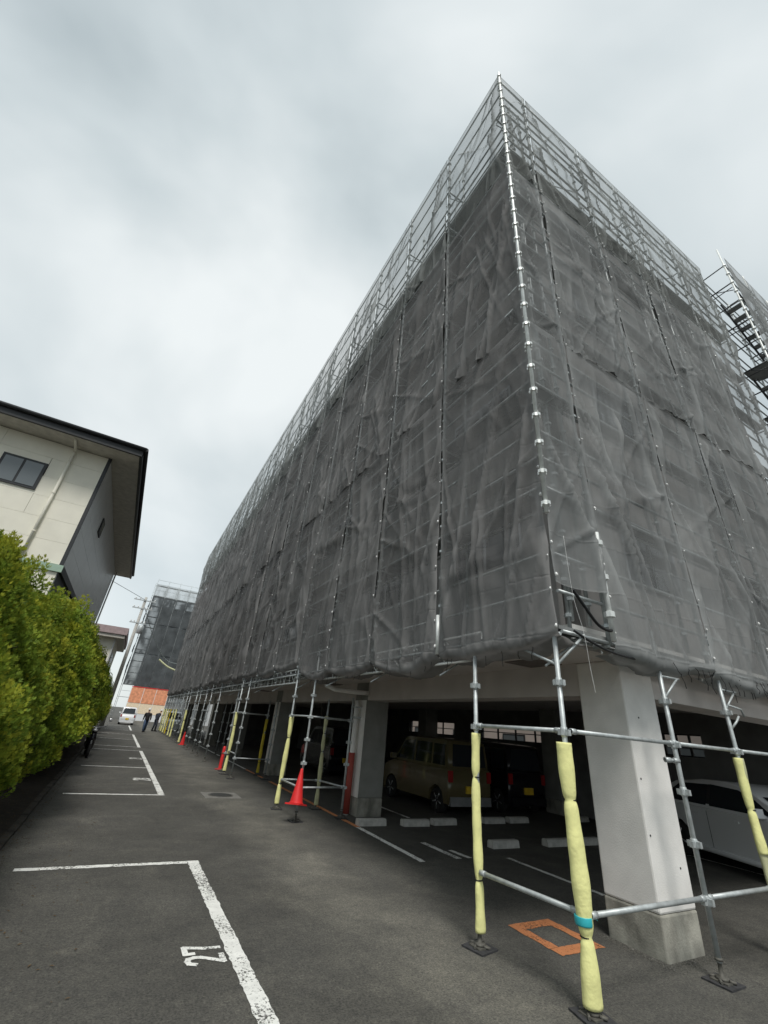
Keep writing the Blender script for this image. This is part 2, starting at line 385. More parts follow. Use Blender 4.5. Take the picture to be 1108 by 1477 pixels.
for k, z in enumerate(FL):
    if k: bp('balcony_slab', (4.46, 3.44, z - .16, 4.7995, B_L, z), CONC)
    ys = [3.5] + COLY[1:] + [B_L]
    for i in range(len(ys) - 1):
        bp('balcony_front', (4.47, ys[i] + .03, z + .002, 4.56, ys[i + 1] - .03, z + 1.12), WALLU)
        if i: bp('balcony_partition', (4.5605, ys[i] - .03, z + .002, 4.7995, ys[i] + .03, z + 2.3), WALLU)
        m2 = (ys[i] + ys[i + 1]) / 2
        for q in (-1.75, 1.75):
            wn = bp('window', (4.76, m2 + q - .85, z + .05, 4.7995, m2 + q + .85, z + 2.05), ALLOY)
            for s_ in (-1, 1):
                MB().box(4.752, m2 + q + (s_ * .42) - .38, z + .12, 4.7595, m2 + q + (s_ * .42) + .38, z + 1.98).build('pane', GLASS, wn)
    for x in (6.6, 10.2):
        wn = bp('window', (x - .7, 3.385, z + .9, x + .7, 3.4195, z + 2.0), ALLOY)
        MB().box(x - .64, 3.378, z + .96, x - .02, 3.3845, z + 1.94).build('pane', GLASS, wn)
        MB().box(x + .02, 3.378, z + .96, x + .64, 3.3845, z + 1.94).build('pane', GLASS, wn)
# garage back wall with barred openings
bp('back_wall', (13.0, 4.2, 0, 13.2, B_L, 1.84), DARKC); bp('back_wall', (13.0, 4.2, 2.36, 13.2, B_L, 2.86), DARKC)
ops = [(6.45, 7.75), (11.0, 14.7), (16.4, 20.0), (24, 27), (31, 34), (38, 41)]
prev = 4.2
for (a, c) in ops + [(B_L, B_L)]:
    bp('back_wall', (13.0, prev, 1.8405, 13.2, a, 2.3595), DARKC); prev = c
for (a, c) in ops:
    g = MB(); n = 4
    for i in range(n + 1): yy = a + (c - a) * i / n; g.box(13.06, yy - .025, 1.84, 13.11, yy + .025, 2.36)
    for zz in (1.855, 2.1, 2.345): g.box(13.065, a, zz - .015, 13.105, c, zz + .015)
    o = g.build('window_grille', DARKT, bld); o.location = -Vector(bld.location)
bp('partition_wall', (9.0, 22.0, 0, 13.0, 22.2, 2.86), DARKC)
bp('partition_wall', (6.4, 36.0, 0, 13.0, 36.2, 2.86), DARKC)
rb_ = MB()
for q in range(420):
    a_ = rnd.uniform(0, 1); side = rnd.random() < .62
    x = 5.38 - abs(rnd.gauss(0, .05)) if not side else rnd.uniform(5.3, 6.1); y = rnd.uniform(3.4, 4.1) if not side else 3.44 - abs(rnd.gauss(0, .09)); r0 = rnd.uniform(.003, .008)
    rb_._lathe([(r0 * .4, 0), (r0, r0 * .4), (r0 * .7, r0 * 1.1), (r0 * .1, r0 * 1.3)], (x, y, .0), 5, False)
tag(rb_.build('rubble', mat('rubble_grit', (.13, .125, .11), .95, 0, .5, 40)), 'pale grit and crumbs scattered at the foot of the corner column', 'grit', None, 'stuff')
# pipes on the soffit and the guarded down pipe by the second column
pb = MB().path([(4.55, 11.3, 2.95), (4.56, 11.1, 2.72), (4.7, 10.8, 2.62), (5.1, 10.5, 2.60), (5.42, 10.3, 2.60)], .055, 12)
o = pb.build('drain_pipe', RENDERW, bld); o.location = -Vector(bld.location)
pb = MB().tube((5.27, 10.62, 0), (5.27, 10.62, 2.42), .06, 14); o = pb.build('down_pipe', RENDERW, bld); o.location = -Vector(bld.location)
MB().path([(5.27, 10.62, .02), (5.27, 10.62, 1.25)], .075, 14).build('pipe_guard', CLAY, o)
MB().box(5.2, 10.55, 2.0, 5.4, 10.69, 2.05).box(5.2, 10.55, 2.25, 5.4, 10.69, 2.28).build('pipe_bracket', GALV, o)

# wheel stops
ws = MB(); 
P = [(-.09, 0), (.09, 0), (.075, .10), (.05, .12), (-.05, .12), (-.075, .10)]
n0 = 0
for sx in (-.33, .33): ws.v += [(sx, y, z) for y, z in P]
for i in range(6): ws.face([i, (i + 1) % 6, 6 + (i + 1) % 6, 6 + i])
ws.face([5, 4, 3, 2, 1, 0]); ws.face([6, 7, 8, 9, 10, 11])
wsm = ws.mesh('wheel_stop', mat('stop_concrete', (.44, .43, .40), .9, 0, .2, 8, .3, 60))
for (x, y, lab, g) in ((5.33, 9.5, 'worn concrete wheel stop against the foot of the second column', None),
        (6.38, 9.4, 'left one of two concrete wheel stops by the painted line behind the olive van', None), (7.21, 9.47, 'right one of two concrete wheel stops behind the olive van', None),
        (8.78, 9.55, 'concrete wheel stops under the shadowed black car', 'stops by black car'), (9.63, 9.58, 'concrete wheel stops under the shadowed black car', 'stops by black car'),
        (12.0, 9.6, 'concrete wheel stop deep in the garage beyond the black car', None),
        (7.17, 7.52, 'concrete wheel stop alone on the bare garage floor', None), (8.58, 7.47, 'paired concrete wheel stops on the bare garage floor', 'paired stops'), (9.5, 7.46, 'paired concrete wheel stops on the bare garage floor', 'paired stops')):
    tag(link('wheel_stop', wsm, None, (x, y, .002), rnd.uniform(-.03, .03)), lab, 'wheel stop', g)

# ------------------------------------------------------------------ scaffold
XO, XI = 3.80, 4.32           # outer / inner post lines on the long side
YO, YI = 3.05, 3.26           # on the gable side
LEV = [2.9 + 1.8 * k for k in range(8)]
TOP = 17.25
def post_mesh(z0, z1, m=GALV, first=None, name='post', n=8):
    b = MB(); b.tube((0, 0, z0), (0, 0, z1), .0243, n)
    z = first if first is not None else z0 + .2
    while z < z1 - .05:
        b.lathe([(.03, z - .03), (.05, z - .026), (.05, z + .012), (.03, z + .02)], (0, 0, 0), 6, False); z += .45
    return b.mesh(name, m)
def coupler_mesh():
    b = MB(); b.lathe([(.026, -.045), (.032, -.04), (.032, .04), (.026, .045)], (0, 0, 0), 10)
    for (dx, dy) in ((1, 0), (-1, 0), (0, 1), (0, -1)):
        cx, cy = dx * .045, dy * .045
        b.box(cx - .019, cy - .019, -.03, cx + .019, cy + .019, .022)
    return b.mesh('coupler', GALV)
COUP = coupler_mesh()
BASE = MB().box(-.075, -.075, .0, .075, .075, .012)
BASE.lathe([(.055, .012), (.055, .03), (.022, .035), (.017, .14), (.035, .142), (.035, .16), (.017, .162), (.017, .24)], (0, 0, 0), 10)
for k in range(4):
    an = k * math.pi / 2; BASE.tube((.055 * math.cos(an), .055 * math.sin(an), .02), (.1 * math.cos(an + .4), .1 * math.sin(an + .4), .014), .012, 6)
BASE = BASE.mesh('jack_base', RUST)
PLYB = MB().box(-.125, -.125, .0, .125, .125, .014).mesh('sole_board', mat('rubber_sole', (.04, .04, .042), .9, 0, .3, 20))
def ring_pad(z0, z1, pinches, m, rad=.05, seed=0, lean=(0, 0), flat=.72):
    r2 = random.Random(seed); b = MB(); zs = np.arange(z0, z1 + .001, .02); pts = []; rads = []
    kn = [z0] + sorted(pinches) + [z1]
    for z in zs:
        r = rad + .003 * math.sin(z * 9 + seed) + .002 * math.sin(z * 23 + seed * 2)
        for pz in pinches:
            dd = abs(z - pz); r -= (rad * .2 * math.exp(-dd / .03) + rad * .28 * math.exp(-dd / .25))
        if z < z0 + .02 or z > z1 - .02: r -= .003
        pts.append((lean[0] * (z - z0) + .012 * math.sin(z * 2.2 + seed) , .008 * math.cos(z * 3 + seed) + lean[1] * (z - z0), float(z))); rads.append(r)
    b.path(pts, rads, 14, True, True, flat)
    return b.mesh('foam_pad', m)
def ring(z, r, m, name, h=.012):
    return MB().lathe([(r, z - h), (r + .004, z - h * .6), (r + .004, z + h * .6), (r, z + h)], (0, 0, 0), 14).mesh(name, m)
scafL = empty('scaffold', (XO, 4.28, 0), 0, 'tall tube scaffold standing along the long street side of the apartment block', 'scaffold')
scafR = empty('scaffold', (5.55, YO, 0), 0, 'tube scaffold across the gable end of the apartment block, beside the corner column', 'scaffold')
def sput(par, name, me, loc, rz=0):
    o = link(name, me, par); o.location = Vector(loc) - Vector(par.location); o.rotation_euler.z = rz; return o
def sbuild(par, name, b, m):
    return sput(par, name, b.mesh(name, m), (0, 0, 0))
def ground_post(par, x, y, top, pad=None, tape=None, couplers=True, sole=True, first=.58):
    b = MB().tube((0, 0, .14), (0, 0, top), .0243, 12); o = sput(par, 'post', b.mesh('post', GALV), (x, y, 0))
    z = first
    while z < top - .1:
        if not (pad and pad[0] - .05 < z < pad[1] + .03): link('coupler', COUP, o, (0, 0, z))
        z += .45
    link('jack_base', BASE, o, (0, 0, .014 if sole else .001))
    if sole: link('sole_board', PLYB, o, (0, 0, .001), rnd.uniform(-.3, .3))
    if pad:
        z0, z1, pins, m, sd_ = pad
        link('foam_pad', ring_pad(z0, z1, pins, m, .088 if sd_ == 1 else .062, sd_, (0, 0), .8 if sd_ == 1 else .72), o)
        for pz in pins: link('pad_tie', ring(pz, .035, CORDM, 'pad_tie', .006), o)
    if tape is not None:
        b = MB().lathe([(.066, tape - .03), (.068, tape - .02), (.07, tape + .025), (.068, tape + .03)], (0, 0, 0), 14)
        b.path([(.05, -.02, tape), (.085, -.03, tape + .02), (.125, -.03, tape + .0)], [.012, .022, .014], 6, True, False, .3)
        link('marking_tape', b.mesh('marking_tape', TEAL), o)
    return o
# near posts
pA = ground_post(scafL, XO, 3.1, 2.86, (.06, 1.84, (.46, 1.38), PAD, 1), .56)
pB = ground_post(scafL, 3.72, 4.28, 2.86, (.12, 1.86, (.52, 1.42), PAD, 2), None)
pC = ground_post(scafR, 5.55, YO, 3.2)
pD = ground_post(scafR, 6.92, YO, 3.4, (.1, 1.86, (.55, 1.32), PADOLD, 3))
link('foam_pad', ring_pad(.9, 1.86, (1.32,), PAD, .074, 8), pD)
pE = ground_post(scafR, 8.72, YO, 3.2, (.1, 1.86, (.6, 1.3), PAD, 5))
def tie_tube(par, p, q, name='ledger', r=.0213, m=GALV):
    p = Vector(p); q = Vector(q); d = (q - p).normalized()
    b = MB().tube(p, q, r, 10)
    for c, s_ in ((p, 1), (q, -1)):
        b.path([c, c + d * s_ * .07], .027, 8)
    return sbuild(par, name, b, m)
tie_tube(scafL, (XO, 3.13, 1.94), (3.71, 4.24, 1.94)); tie_tube(scafL, (XO, 3.13, .60), (3.71, 4.24, .59))
for (a, c) in ((3.83, 5.52), (5.58, 6.89), (6.95, 8.69)):
    tie_tube(scafR, (a, YO, 1.94), (c, YO, 1.94)); tie_tube(scafR, (a, YO, .60), (c, YO, .60))
tie_tube(scafR, (5.40, 3.10, 1.77), (5.56, 3.04, 1.77), 'wall_tie', .017)
for x in (5.55, 6.92, 8.72):   # brackets under the first lift
    sbuild(scafR, 'bracket', MB().tube((x + .02, YO, 2.42), (x + .32, YO - .02, 2.66), .014, 6).tube((x + .02, YO, 2.66), (x + .36, YO - .02, 2.66), .014, 6), GALV)
sbuild(scafR, 'hook_rod', MB().path([(6.98, YO - .02, 2.47), (7.3, YO - .02, 2.45), (7.33, YO - .02, 2.36)], .012, 6).path([(6.97, YO, 2.2), (7.06, YO - .03, 2.28), (7.13, YO - .04, 2.35)], .014, 6), GALV)
# middle and far posts of the long side
mid = [(XO, 9.94, 3.4, None), (XO, 11.25, 3.4, (.1, 1.9, (.5, 1.45), PAD, 11)),
       (XO, 16.3, 3.4, None), (XO, 17.4, 3.4, (.1, 1.95, (.6, 1.5), PAD, 12)), (XO + .1, 18.3, 3.3, None),
       (XO, 21.6, 3.3, None), (XO, 23.9, 3.3, None), (XO, 25.4, 3.3, None), (XO, 27.5, 3.3, None), (XO, 28.9, 3.3, None),
       (XO, 31.8, 3.3, (.1, 1.9, (.6, 1.3), PAD, 13)), (XO, 33.2, 3.3, None), (XO, 35.3, 3.3, None),
       (XO, 37.6, 3.3, (.1, 1.9, (.6, 1.3), PAD, 14)), (XO, 39.4, 3.3, (.1, 1.9, (.5, 1.4), PAD, 15)),
       (XO, 42.0, 3.3, (.1, 1.9, (.6, 1.3), PADM, 16)), (XO, 43.8, 3.3, (.1, 1.9, (.5, 1.4), PAD, 17)), (XO, 46.0, 3.3, (.1, 1.9, (.6, 1.3), PAD, 18)), (XO, 47.8, 3.3, (.1, 1.9, (.6, 1.3), PAD, 19)),
       (4.95, 10.2, 2.45, None), (4.76, 11.26, 2.4, (.08, 2.0, (.45, 1.2, 1.6), PADOLD, 20)), (4.98, 17.5, 2.45, (.08, 1.8, (.4, 1.35), PADM, 21)),
       (4.95, 16.4, 2.45, None), (4.95, 24.2, 2.45, None), (4.95, 25.6, 2.45, None), (4.95, 31.8, 2.45, None), (4.95, 33.2, 2.45, None), (4.95, 39.4, 2.45, None), (4.95, 43.8, 2.45, None)]
for (x, y, t, pad) in mid: ground_post(scafL, x, y, t, pad, None, True, y < 20)
for (x0, y0, x1, y1, z) in ((XO, 9.97, XO, 11.22, 1.94), (XO, 9.97, 4.92, 10.18, .58), (XO, 11.27, 4.74, 11.27, .58), (XO, 9.96, 4.92, 10.2, 1.94), (4.95, 10.23, 4.77, 11.23, 1.94), (4.95, 10.23, 4.77, 11.23, .58),
        (XO, 9.97, XO, 11.22, .58), (XO, 16.33, XO, 17.37, 1.94), (XO, 16.33, XO, 17.37, .7), (XO, 17.42, 4.95, 17.5, 1.94), (XO, 16.3, 4.92, 16.4, .58), (XO, 23.93, XO, 25.37, 1.94), (XO, 27.53, XO, 28.87, 1.94), (XO, 31.83, XO, 33.17, 1.94),
        (XO, 37.63, XO, 39.37, 1.9), (XO, 42.03, XO, 43.77, 1.9), (XO, 46.03, XO, 47.77, 1.9), (4.98, 17.53, 4.98, 24.17, 1.94)):
    tie_tube(scafL, (x0, y0, z), (x1, y1, z), 'ledger', .019)
# lattice girders bridging the garage entrances
for (y0, y1) in ((4.3, 9.92), (11.28, 16.28), (17.42, 21.58), (21.62, 23.88), (25.42, 31.7), (33.3, 37.5), (39.5, 42)):
    b = MB(); za, zb = 2.72, 3.05
    b.tube((XO + .06, y0, za), (XO + .06, y1, za), .021, 8); b.tube((XO + .06, y0, zb), (XO + .06, y1, zb), .021, 8)
    n = int((y1 - y0) / .4)
    for i in range(n + 1):
        y = y0 + (y1 - y0) * i / n; b.tube((XO + .06, y, za), (XO + .06, y, zb), .013, 6)
        if i < n and i % 2: b.tube((XO + .06, y, za), (XO + .06, y + (y1 - y0) / n, zb), .010, 6)
    sbuild(scafL, 'lattice_girder', b, GALVW)
# upper lifts, long side
JY = [3.05 + 2.075 * i for i in range(23)]
PO = post_mesh(2.88, 17.5, GALV, 3.1); PI_ = post_mesh(2.98, 16.9, GALV, 3.2, n=6)
for i, y in enumerate(JY):
    if i: sput(scafL, 'post', PO, (XO, y, 0))
    else: sput(scafL, 'post', post_mesh(4.5, 17.4, GALV, 4.75), (XO + .04, y + .04, 0))
    sput(scafL, 'post', PI_, (XI, y + (.24 if i == 0 else 0), 0))
LED = MB().tube((0, .03, 0), (0, 2.045, 0), .0213, 8).mesh('ledger', GALV)
TRN = MB().tube((0, 0, 0), (XI - XO, 0, 0), .0213, 6).tube((0, 0, -.32), (XI - XO - .05, 0, -.03), .012, 6).mesh('transom', GALV)
PLK = MB()
for q in range(2): PLK.box(.04 + q * .225, .01, 0, .255 + q * .225, 2.065, .04)
PLK.box(.045, .3, -.03, .47, .34, 0).box(.045, 1.72, -.03, .47, 1.76, 0)
PLK = PLK.mesh('walkway_board', PLANK)
far = MB()
for i in range(22):
    for k, z in enumerate(LEV):
        if k < 7: sput(scafL, 'walkway_board', PLK, (XO, JY[i], z + .025))
        for (x, zz) in ((XO, z), (XO, z + .45), (XO, z + .9), (XI, z)):
            if k == 7 and zz == z + .45: continue
            if i < 7 and (x == XO or zz == z): sput(scafL, 'ledger', LED, (x, JY[i], zz))
            else: far.tube((x, JY[i] + .03, zz), (x, JY[i] + 2.045, zz), .0213, 6)
    far.tube((XO, JY[i], TOP), (XO, JY[i] + 2.07, TOP), .0213, 6)
    if i % 3 == 0:
        for k in range(6, 7): far.tube((XI, JY[i], LEV[k]), (XI, JY[i] + 2.07, LEV[k] + 1.75), .0135, 6)
for i in range(23):
    for k, z in enumerate(LEV): sput(scafL, 'transom', TRN, (XO, JY[i] + (.2 if i == 0 else 0), z - .03))
o = sbuild(scafL, 'far_ledgers', far, GALV); o['kind'] = 'stuff'
# bright pole clamped outside the very corner
b = MB(); b.tube((0, 0, 4.22), (0, 0, 17.2), .026, 10)
z = 4.35
while z < 17.1:
    b.lathe([(.03, z - .04), (.046, z - .035), (.046, z + .02), (.03, z + .03)], (0, 0, 0), 7, False); b.box(-.056, -.018, z - .03, .056, .018, z + .014); b.box(-.018, -.056, z - .03, .018, .056, z + .014)
    z += .45
cp = sput(scafL, 'corner_pole', b.mesh('corner_pole', GALVW), (XO - .125, 2.925, 0))
# gable side
JX = [3.84, 4.66, 6.77, 8.54, 9.36, 11.3, 13.3]
PIR = post_mesh(3.13, 17.0, GALV, 3.4, n=6)
for i, x in enumerate(JX):
    if i: sput(scafR, 'post', PO, (x, YO, 0))
    sput(scafR, 'post', PIR, (x + (.5 if i == 0 else 0), YI, 0))
    for z in LEV: sbuild(scafR, 'transom', MB().tube((x, YO, z - .03), (x, YI, z - .03), .02, 6), GALV)
for i in range(len(JX) - 1):
    a, c = JX[i], JX[i + 1]
    led = MB().tube((a + .03, 0, 0), (c - .03, 0, 0), .0213, 8).mesh('ledger', GALV)
    pk = MB().box(a + .02, .012, 0, c - .02, .185, .04).mesh('walkway_board', PLANK)
    for z in LEV:
        if z < 15: sput(scafR, 'walkway_board', pk, (0, YO, z + .025))
        for (y, zz) in ((YO, z), (YO, z + .45), (YO, z + .9), (YI, z)): sput(scafR, 'ledger', led, (0, y, zz))
    for zz in (TOP,): sput(scafR, 'ledger', led, (0, YO, zz))
    for k in (6,): sbuild(scafR, 'brace', MB().tube((a, YI, LEV[k]), (c, YI, min(LEV[k] + 1.75, 17)), .0135, 6), GALV)
b = MB().tube((4.60, YO - .1, 2.9), (4.60, YO - .1, 4.25), .03, 10)
for z in (3.2, 3.65, 4.1): b.lathe([(.035, z - .04), (.06, z - .03), (.06, z + .03), (.035, z + .04)], (4.60, YO - .1, 0), 8, False)
sbuild(scafR, 'loose_pole', b, GALVW)
sbuild(scafL, 'wall_tube', MB().tube((XO - .05, 5.125, 2.83), (XO - .05, 5.125, 3.4), .03, 10), GALVW)
sbuild(scafR, 'corner_strut', MB().tube((XO, 3.1, 2.55), (4.15, 2.99, 2.9), .016, 6).tube((XO, 3.1, 2.55), (XO - .02, 3.6, 2.78), .016, 6), GALV)
# ------------------------------------------------------------------ safety nets
def perlin(x, y, seed):
    rs = np.random.RandomState(seed); pm = rs.permutation(256); pm = np.concatenate([pm, pm, pm])
    ga = rs.uniform(0, 2 * np.pi, 256)
    xi = np.floor(x).astype(int); yi = np.floor(y).astype(int); xf = x - xi; yf = y - yi
    u = xf ** 3 * (xf * (xf * 6 - 15) + 10); v = yf ** 3 * (yf * (yf * 6 - 15) + 10)
    def g(ix, iy, dx, dy):
        a = ga[pm[(pm[ix & 255] + iy) & 255]]; return np.cos(a) * dx + np.sin(a) * dy
    n00 = g(xi, yi, xf, yf); n10 = g(xi + 1, yi, xf - 1, yf); n01 = g(xi, yi + 1, xf, yf - 1); n11 = g(xi + 1, yi + 1, xf - 1, yf - 1)
    a = n00 + u * (n10 - n00); b_ = n01 + u * (n11 - n01); return (a + v * (b_ - a)) * 1.5
def net(face, s0, s1, z0, z1, seed, m, res, label, group, tuck=0., hem=None, parent=None, amp=1., gap=.02, off=None):
    nu = max(6, int((s1 - s0) / res)); nv = max(10, int((z1 - z0) / res)); nt_ = int(tuck / res) if tuck else 0
    U, V = np.meshgrid(np.linspace(0, 1, nu + 1), np.arange(-nt_, nv + 1), indexing='xy')
    S = s0 + (s1 - s0) * U
    low = z0 if hem is None else hem(S)
    vv = np.clip(V, 0, None) / nv
    Z = low + (z1 - low) * vv
    env = np.sin(np.pi * U) ** .6
    rs = np.random.RandomState(seed)
    th = rs.uniform(.25, .6) * (1 if rs.rand() < .7 else -1)
    # long diagonal drapes, ridged
    q = S * 1.6 + Z * th
    r1 = 1 - np.abs(perlin(q * .62 + seed, Z * .13 + 3, seed)) * 2.2
    q2 = S * 1.9 - Z * th * 1.3
    r2 = 1 - np.abs(perlin(q2 * 1.7 + 11, Z * .4, seed + 5)) * 2.2
    q3 = S * 2.6 + Z * (th * .7 + .25 * rs.uniform(-1, 1))
    n3 = np.abs(perlin(q3 * 1.35 + 40, Z * .16 + seed, seed + 13)) ; r3 = np.clip(1 - n3 * 3.2, 0, 1) ** 2.5
    n4 = np.abs(perlin(S * 2.2 - Z * .5 + 70, Z * .3 + S * .4, seed + 17)); r4 = np.clip(1 - n4 * 3.6, 0, 1) ** 2.5
    msk = np.clip(.5 + 1.3 * perlin(S * .8 + 5, Z * .35, seed + 19), 0, 1)
    wig = .11 * r3 * msk + .09 * r4 * (1 - msk)
    d = .22 * wig + .08 * perlin(U * 1.3 + seed, Z * .3, seed + 1) + .09 * np.clip(r1, 0, 1) ** 2.2 * (.4 + .6 * env) + .008 * perlin(S * 5 + Z * 2, Z * 1.4, seed + 2)
    streak = np.zeros_like(S)
    for k in range(int((s1 - s0) * (z1 - z0) * 1.4) + 5):
        zt = rs.uniform(z0 + .5, z1 + .6); sa = rs.choice([s0, s0, s1, rs.uniform(s0, s1), rs.uniform(s0, s1), rs.uniform(s0, s1)])
        broad = rs.rand() < .10
        sl_ = rs.normal() * .16 + (.26 if rs.rand() < .75 else -.12); ln = rs.uniform(1.6, 5.6); wd = rs.uniform(.6, 1.3) * max(res * .75, .02) if not broad else rs.uniform(.05, .10)
        t_ = (zt - Z) / ln; mid_ = sa + sl_ * (zt - Z) + .02 * np.sin((zt - Z) * 1.3 + k)
        fade = np.clip(t_ * 6, 0, 1) * np.clip((1 - t_) * 1.6, 0, 1); g_ = np.exp(-((S - mid_) / (wd * (1 + .8 * np.clip(t_, 0, 1)))) ** 2) * fade
        d += (.05 if not broad else .06) * g_ * rs.uniform(.5, 1.2); streak = np.maximum(streak, g_ * (rs.uniform(.3, 1) if not broad else rs.uniform(.1, .35)))
    # tension lines fanning out of the ties
    for k in range(rs.randint(2, 5)):
        zt = rs.uniform(z0 + .3, z1); side = rs.randint(2); ang = rs.uniform(-1.2, -.35)
        du = (S - s0) if side == 0 else (s1 - S); dist = (Z - zt) * math.cos(ang) - du * math.sin(ang)
        dist = np.abs((Z - zt) - du * math.tan(ang)); wd = .03 + .05 * du
        d += .05 * np.exp(-(dist / wd) ** 2) * np.exp(-du / 1.1) * np.clip(du * 6, 0, 1)
    # a slack belly here and there
    if rs.rand() < .55:
        zc = rs.uniform(z0 + .6, z1 - .6); d += .07 * np.exp(-((Z - zc) / .35) ** 2) * env * (.5 + perlin(S * 2, Z * 3, seed + 9))
    pin = np.clip(np.minimum(U, 1 - U) * (s1 - s0) / .12, 0, 1)
    d = (d * (.25 + .75 * pin)) * amp - .02
    if hem is None or True:
        d = d * (1 - np.clip(1.3 * np.exp(-np.abs(z1 - Z) / .3), 0, 1))
    scal = np.abs(np.sin(np.pi * (Z - 2.95) / .9)); ed = np.exp(-np.minimum(U, 1 - U) * (s1 - s0) / .12)
    S2 = S + np.where(U < .5, 1, -1) * ed * (gap * .4 + gap * scal * (1 + perlin(Z * .8, Z * 0 + U.round() * 9.3, seed + 4)))
    # hem turned in under the scaffold
    tt = np.clip(-V, 0, None) * res
    hr = .055 + .03 * perlin(S * 1.1 + 8, S * 0 + .5, seed + 21)
    an = np.clip(tt / hr, 0, math.pi / 2); inn = hr * (1 - np.cos(an)) * 1.0 + np.clip(tt - hr * math.pi / 2, 0, None)
    dz = -hr * np.sin(an)
    sag = np.where(tt > 0, np.clip(tt / .2, 0, 1) * .05 * (1 + perlin(S * 2.3, tt * 4, seed + 6)), 0)
    d = d - inn; Z2 = Z + dz - sag + (.03 * perlin(S * 3, Z * 3, seed + 7) if not hem is None else 0) * np.exp(-vv * 6)
    dens = np.clip(np.exp(-np.minimum(U, 1 - U) * (s1 - s0) / .035) + np.exp(-np.abs(vv - 1) * (z1 - z0) / .04), 0, 1)
    dens = np.clip(dens + .15 * np.clip(r1 - .72, 0, 1) / .28 + .06 * r3 * msk + .06 * r4 * (1 - msk) + 1.0 * streak, 0, 1)
    if hem is not None: dens = np.clip(dens + np.where(V <= 1, .8, 0), 0, 1)
    o_ = (.075 if off is None else off) + d
    if face == 'L': co = np.stack([XO - o_, S2, Z2], -1)
    elif face == 'R': co = np.stack([S2, YO - o_, Z2], -1)
    else:
        (ax, ay), (nx_, ny_) = face[1], face[2]; co = np.stack([ax + (S2 - s0) * -ny_ + nx_ * o_, ay + (S2 - s0) * nx_ + ny_ * o_, Z2], -1)
    nr, nc = co.shape[:2]
    idx = np.arange(nr * nc).reshape(nr, nc)
    quads = np.stack([idx[:-1, :-1], idx[:-1, 1:], idx[1:, 1:], idx[1:, :-1]], -1).reshape(-1, 4)
    me = bpy.data.meshes.new('safety_net'); me.from_pydata(co.reshape(-1, 3).tolist(), [], quads.tolist())
    me.polygons.foreach_set('use_smooth', [True] * len(quads))
    at = me.attributes.new('dens', 'FLOAT', 'POINT'); at.data.foreach_set('value', dens.reshape(-1).astype(np.float32))
    uvl = me.uv_layers.new(name='cloth'); uvs = np.stack([S - s0, (Z - z0) - tt], -1).reshape(-1, 2)[quads.reshape(-1)]
    uvl.data.foreach_set('uv', uvs.reshape(-1).astype(np.float32))
    me.materials.append(m); me.update()
    o = link('safety_net', me, parent)
    if label: tag(o, label, 'safety net', group)
    return o, co
def ties(o, co, seed, step, m=TIE, size=.018):
    """Short lacing loops along one edge of a net."""
    rs = random.Random(seed); b = MB(); n = co.shape[0]
    for i in range(2, n - 1, step):
        if rs.random() < .25: continue
        p = Vector(co[i, 0]); nrm = Vector((-1, 0, 0)) if abs(co[0, 0, 0] - co[0, -1, 0]) < .3 else Vector((0, -1, 0))
        s_ = rs.uniform(.6, 1.3) * size; c = p + nrm * .02 + Vector((0, 0, rs.uniform(-.03, .03)))
        b.path([c - Vector((0, 0, s_)), c + nrm * s_ * .4, c + Vector((0, 0, s_))], [s_ * .5, s_ * .7, s_ * .4], 6)
    if b.v: t = b.build('lacing', m, o); t['kind'] = 'stuff'
def hemL(S): return 2.90 + .36 * (1 / (1 + np.exp(-(S - 10.6) * 2.4))) + .05 * np.cos(S * 1.55) - .15 * np.abs(np.sin((S - 3.05) * np.pi / 2.075)) ** .8
def hemR(S): return 2.90 - .12 * np.abs(np.sin((S - 4.66) * 1.5)) + .03 * np.cos(S * 2.1)
ROWS = [(2.86, 7.75), (7.7, 12.6), (12.55, 17.3)]
RN = ['lowest row, turned in above the garage', 'middle row', 'top row, pale against the sky']
for i in range(22):
    for k, (z0, z1) in enumerate(ROWS):
        s0, s1 = JY[i], JY[i + 1]
        if i == 0: s0 -= .065
        res = .034 if i < 4 else (.05 if i < 7 else .09)
        grp = 'nets on the long side, ' + ('lowest', 'middle', 'top')[k] + ' row'
        lab = ('sagging dark mesh net on the long street side, lowest row above the garage posts', 'dark folded mesh net on the long street side, middle row', 'thin mesh net on the long street side, top row with sky behind it')[k]
        grp = 'nets on the long side'
        ORD = ('', 'second', 'third', 'fourth', 'fifth', 'sixth', 'seventh', 'eighth', 'ninth', 'tenth', 'eleventh', 'twelfth')
        if 0 < i < 12: lab = ('sagging dark lowest row net on the street side, ', 'folded dark middle row net on the street side, ', 'thin top row net on the street side, ')[k] + ORD[i] + ' from the corner pole'
        else:
            lab = ('lowest row dark net toward the far end of the street side', 'middle row dark net toward the far end of the street side', 'top row thin net toward the far end of the street side')[k]; grp = 'far nets, ' + ('lowest', 'middle', 'top')[k] + ' row'
        if i == 0:
            grp = 'nets on the long side'
            lab = ('dusty dark net beside the corner on the long side, bunched over the first padded post', 'dark net laced to the bright corner pole, middle row of the long side', 'thin net at the corner pole top, long side, sky behind it')[k]
        o, co = net('L', s0, s1, z0, z1, 100 + i * 7 + k, NETL if k < 2 else NETT, res, lab, grp, .45 if k == 0 else 0, hemL if k == 0 else None, gap=.012 + .02 * rnd.random())
        if i < 12: ties(o, co, 100 + i * 7 + k, max(1, int(.44 / res)))
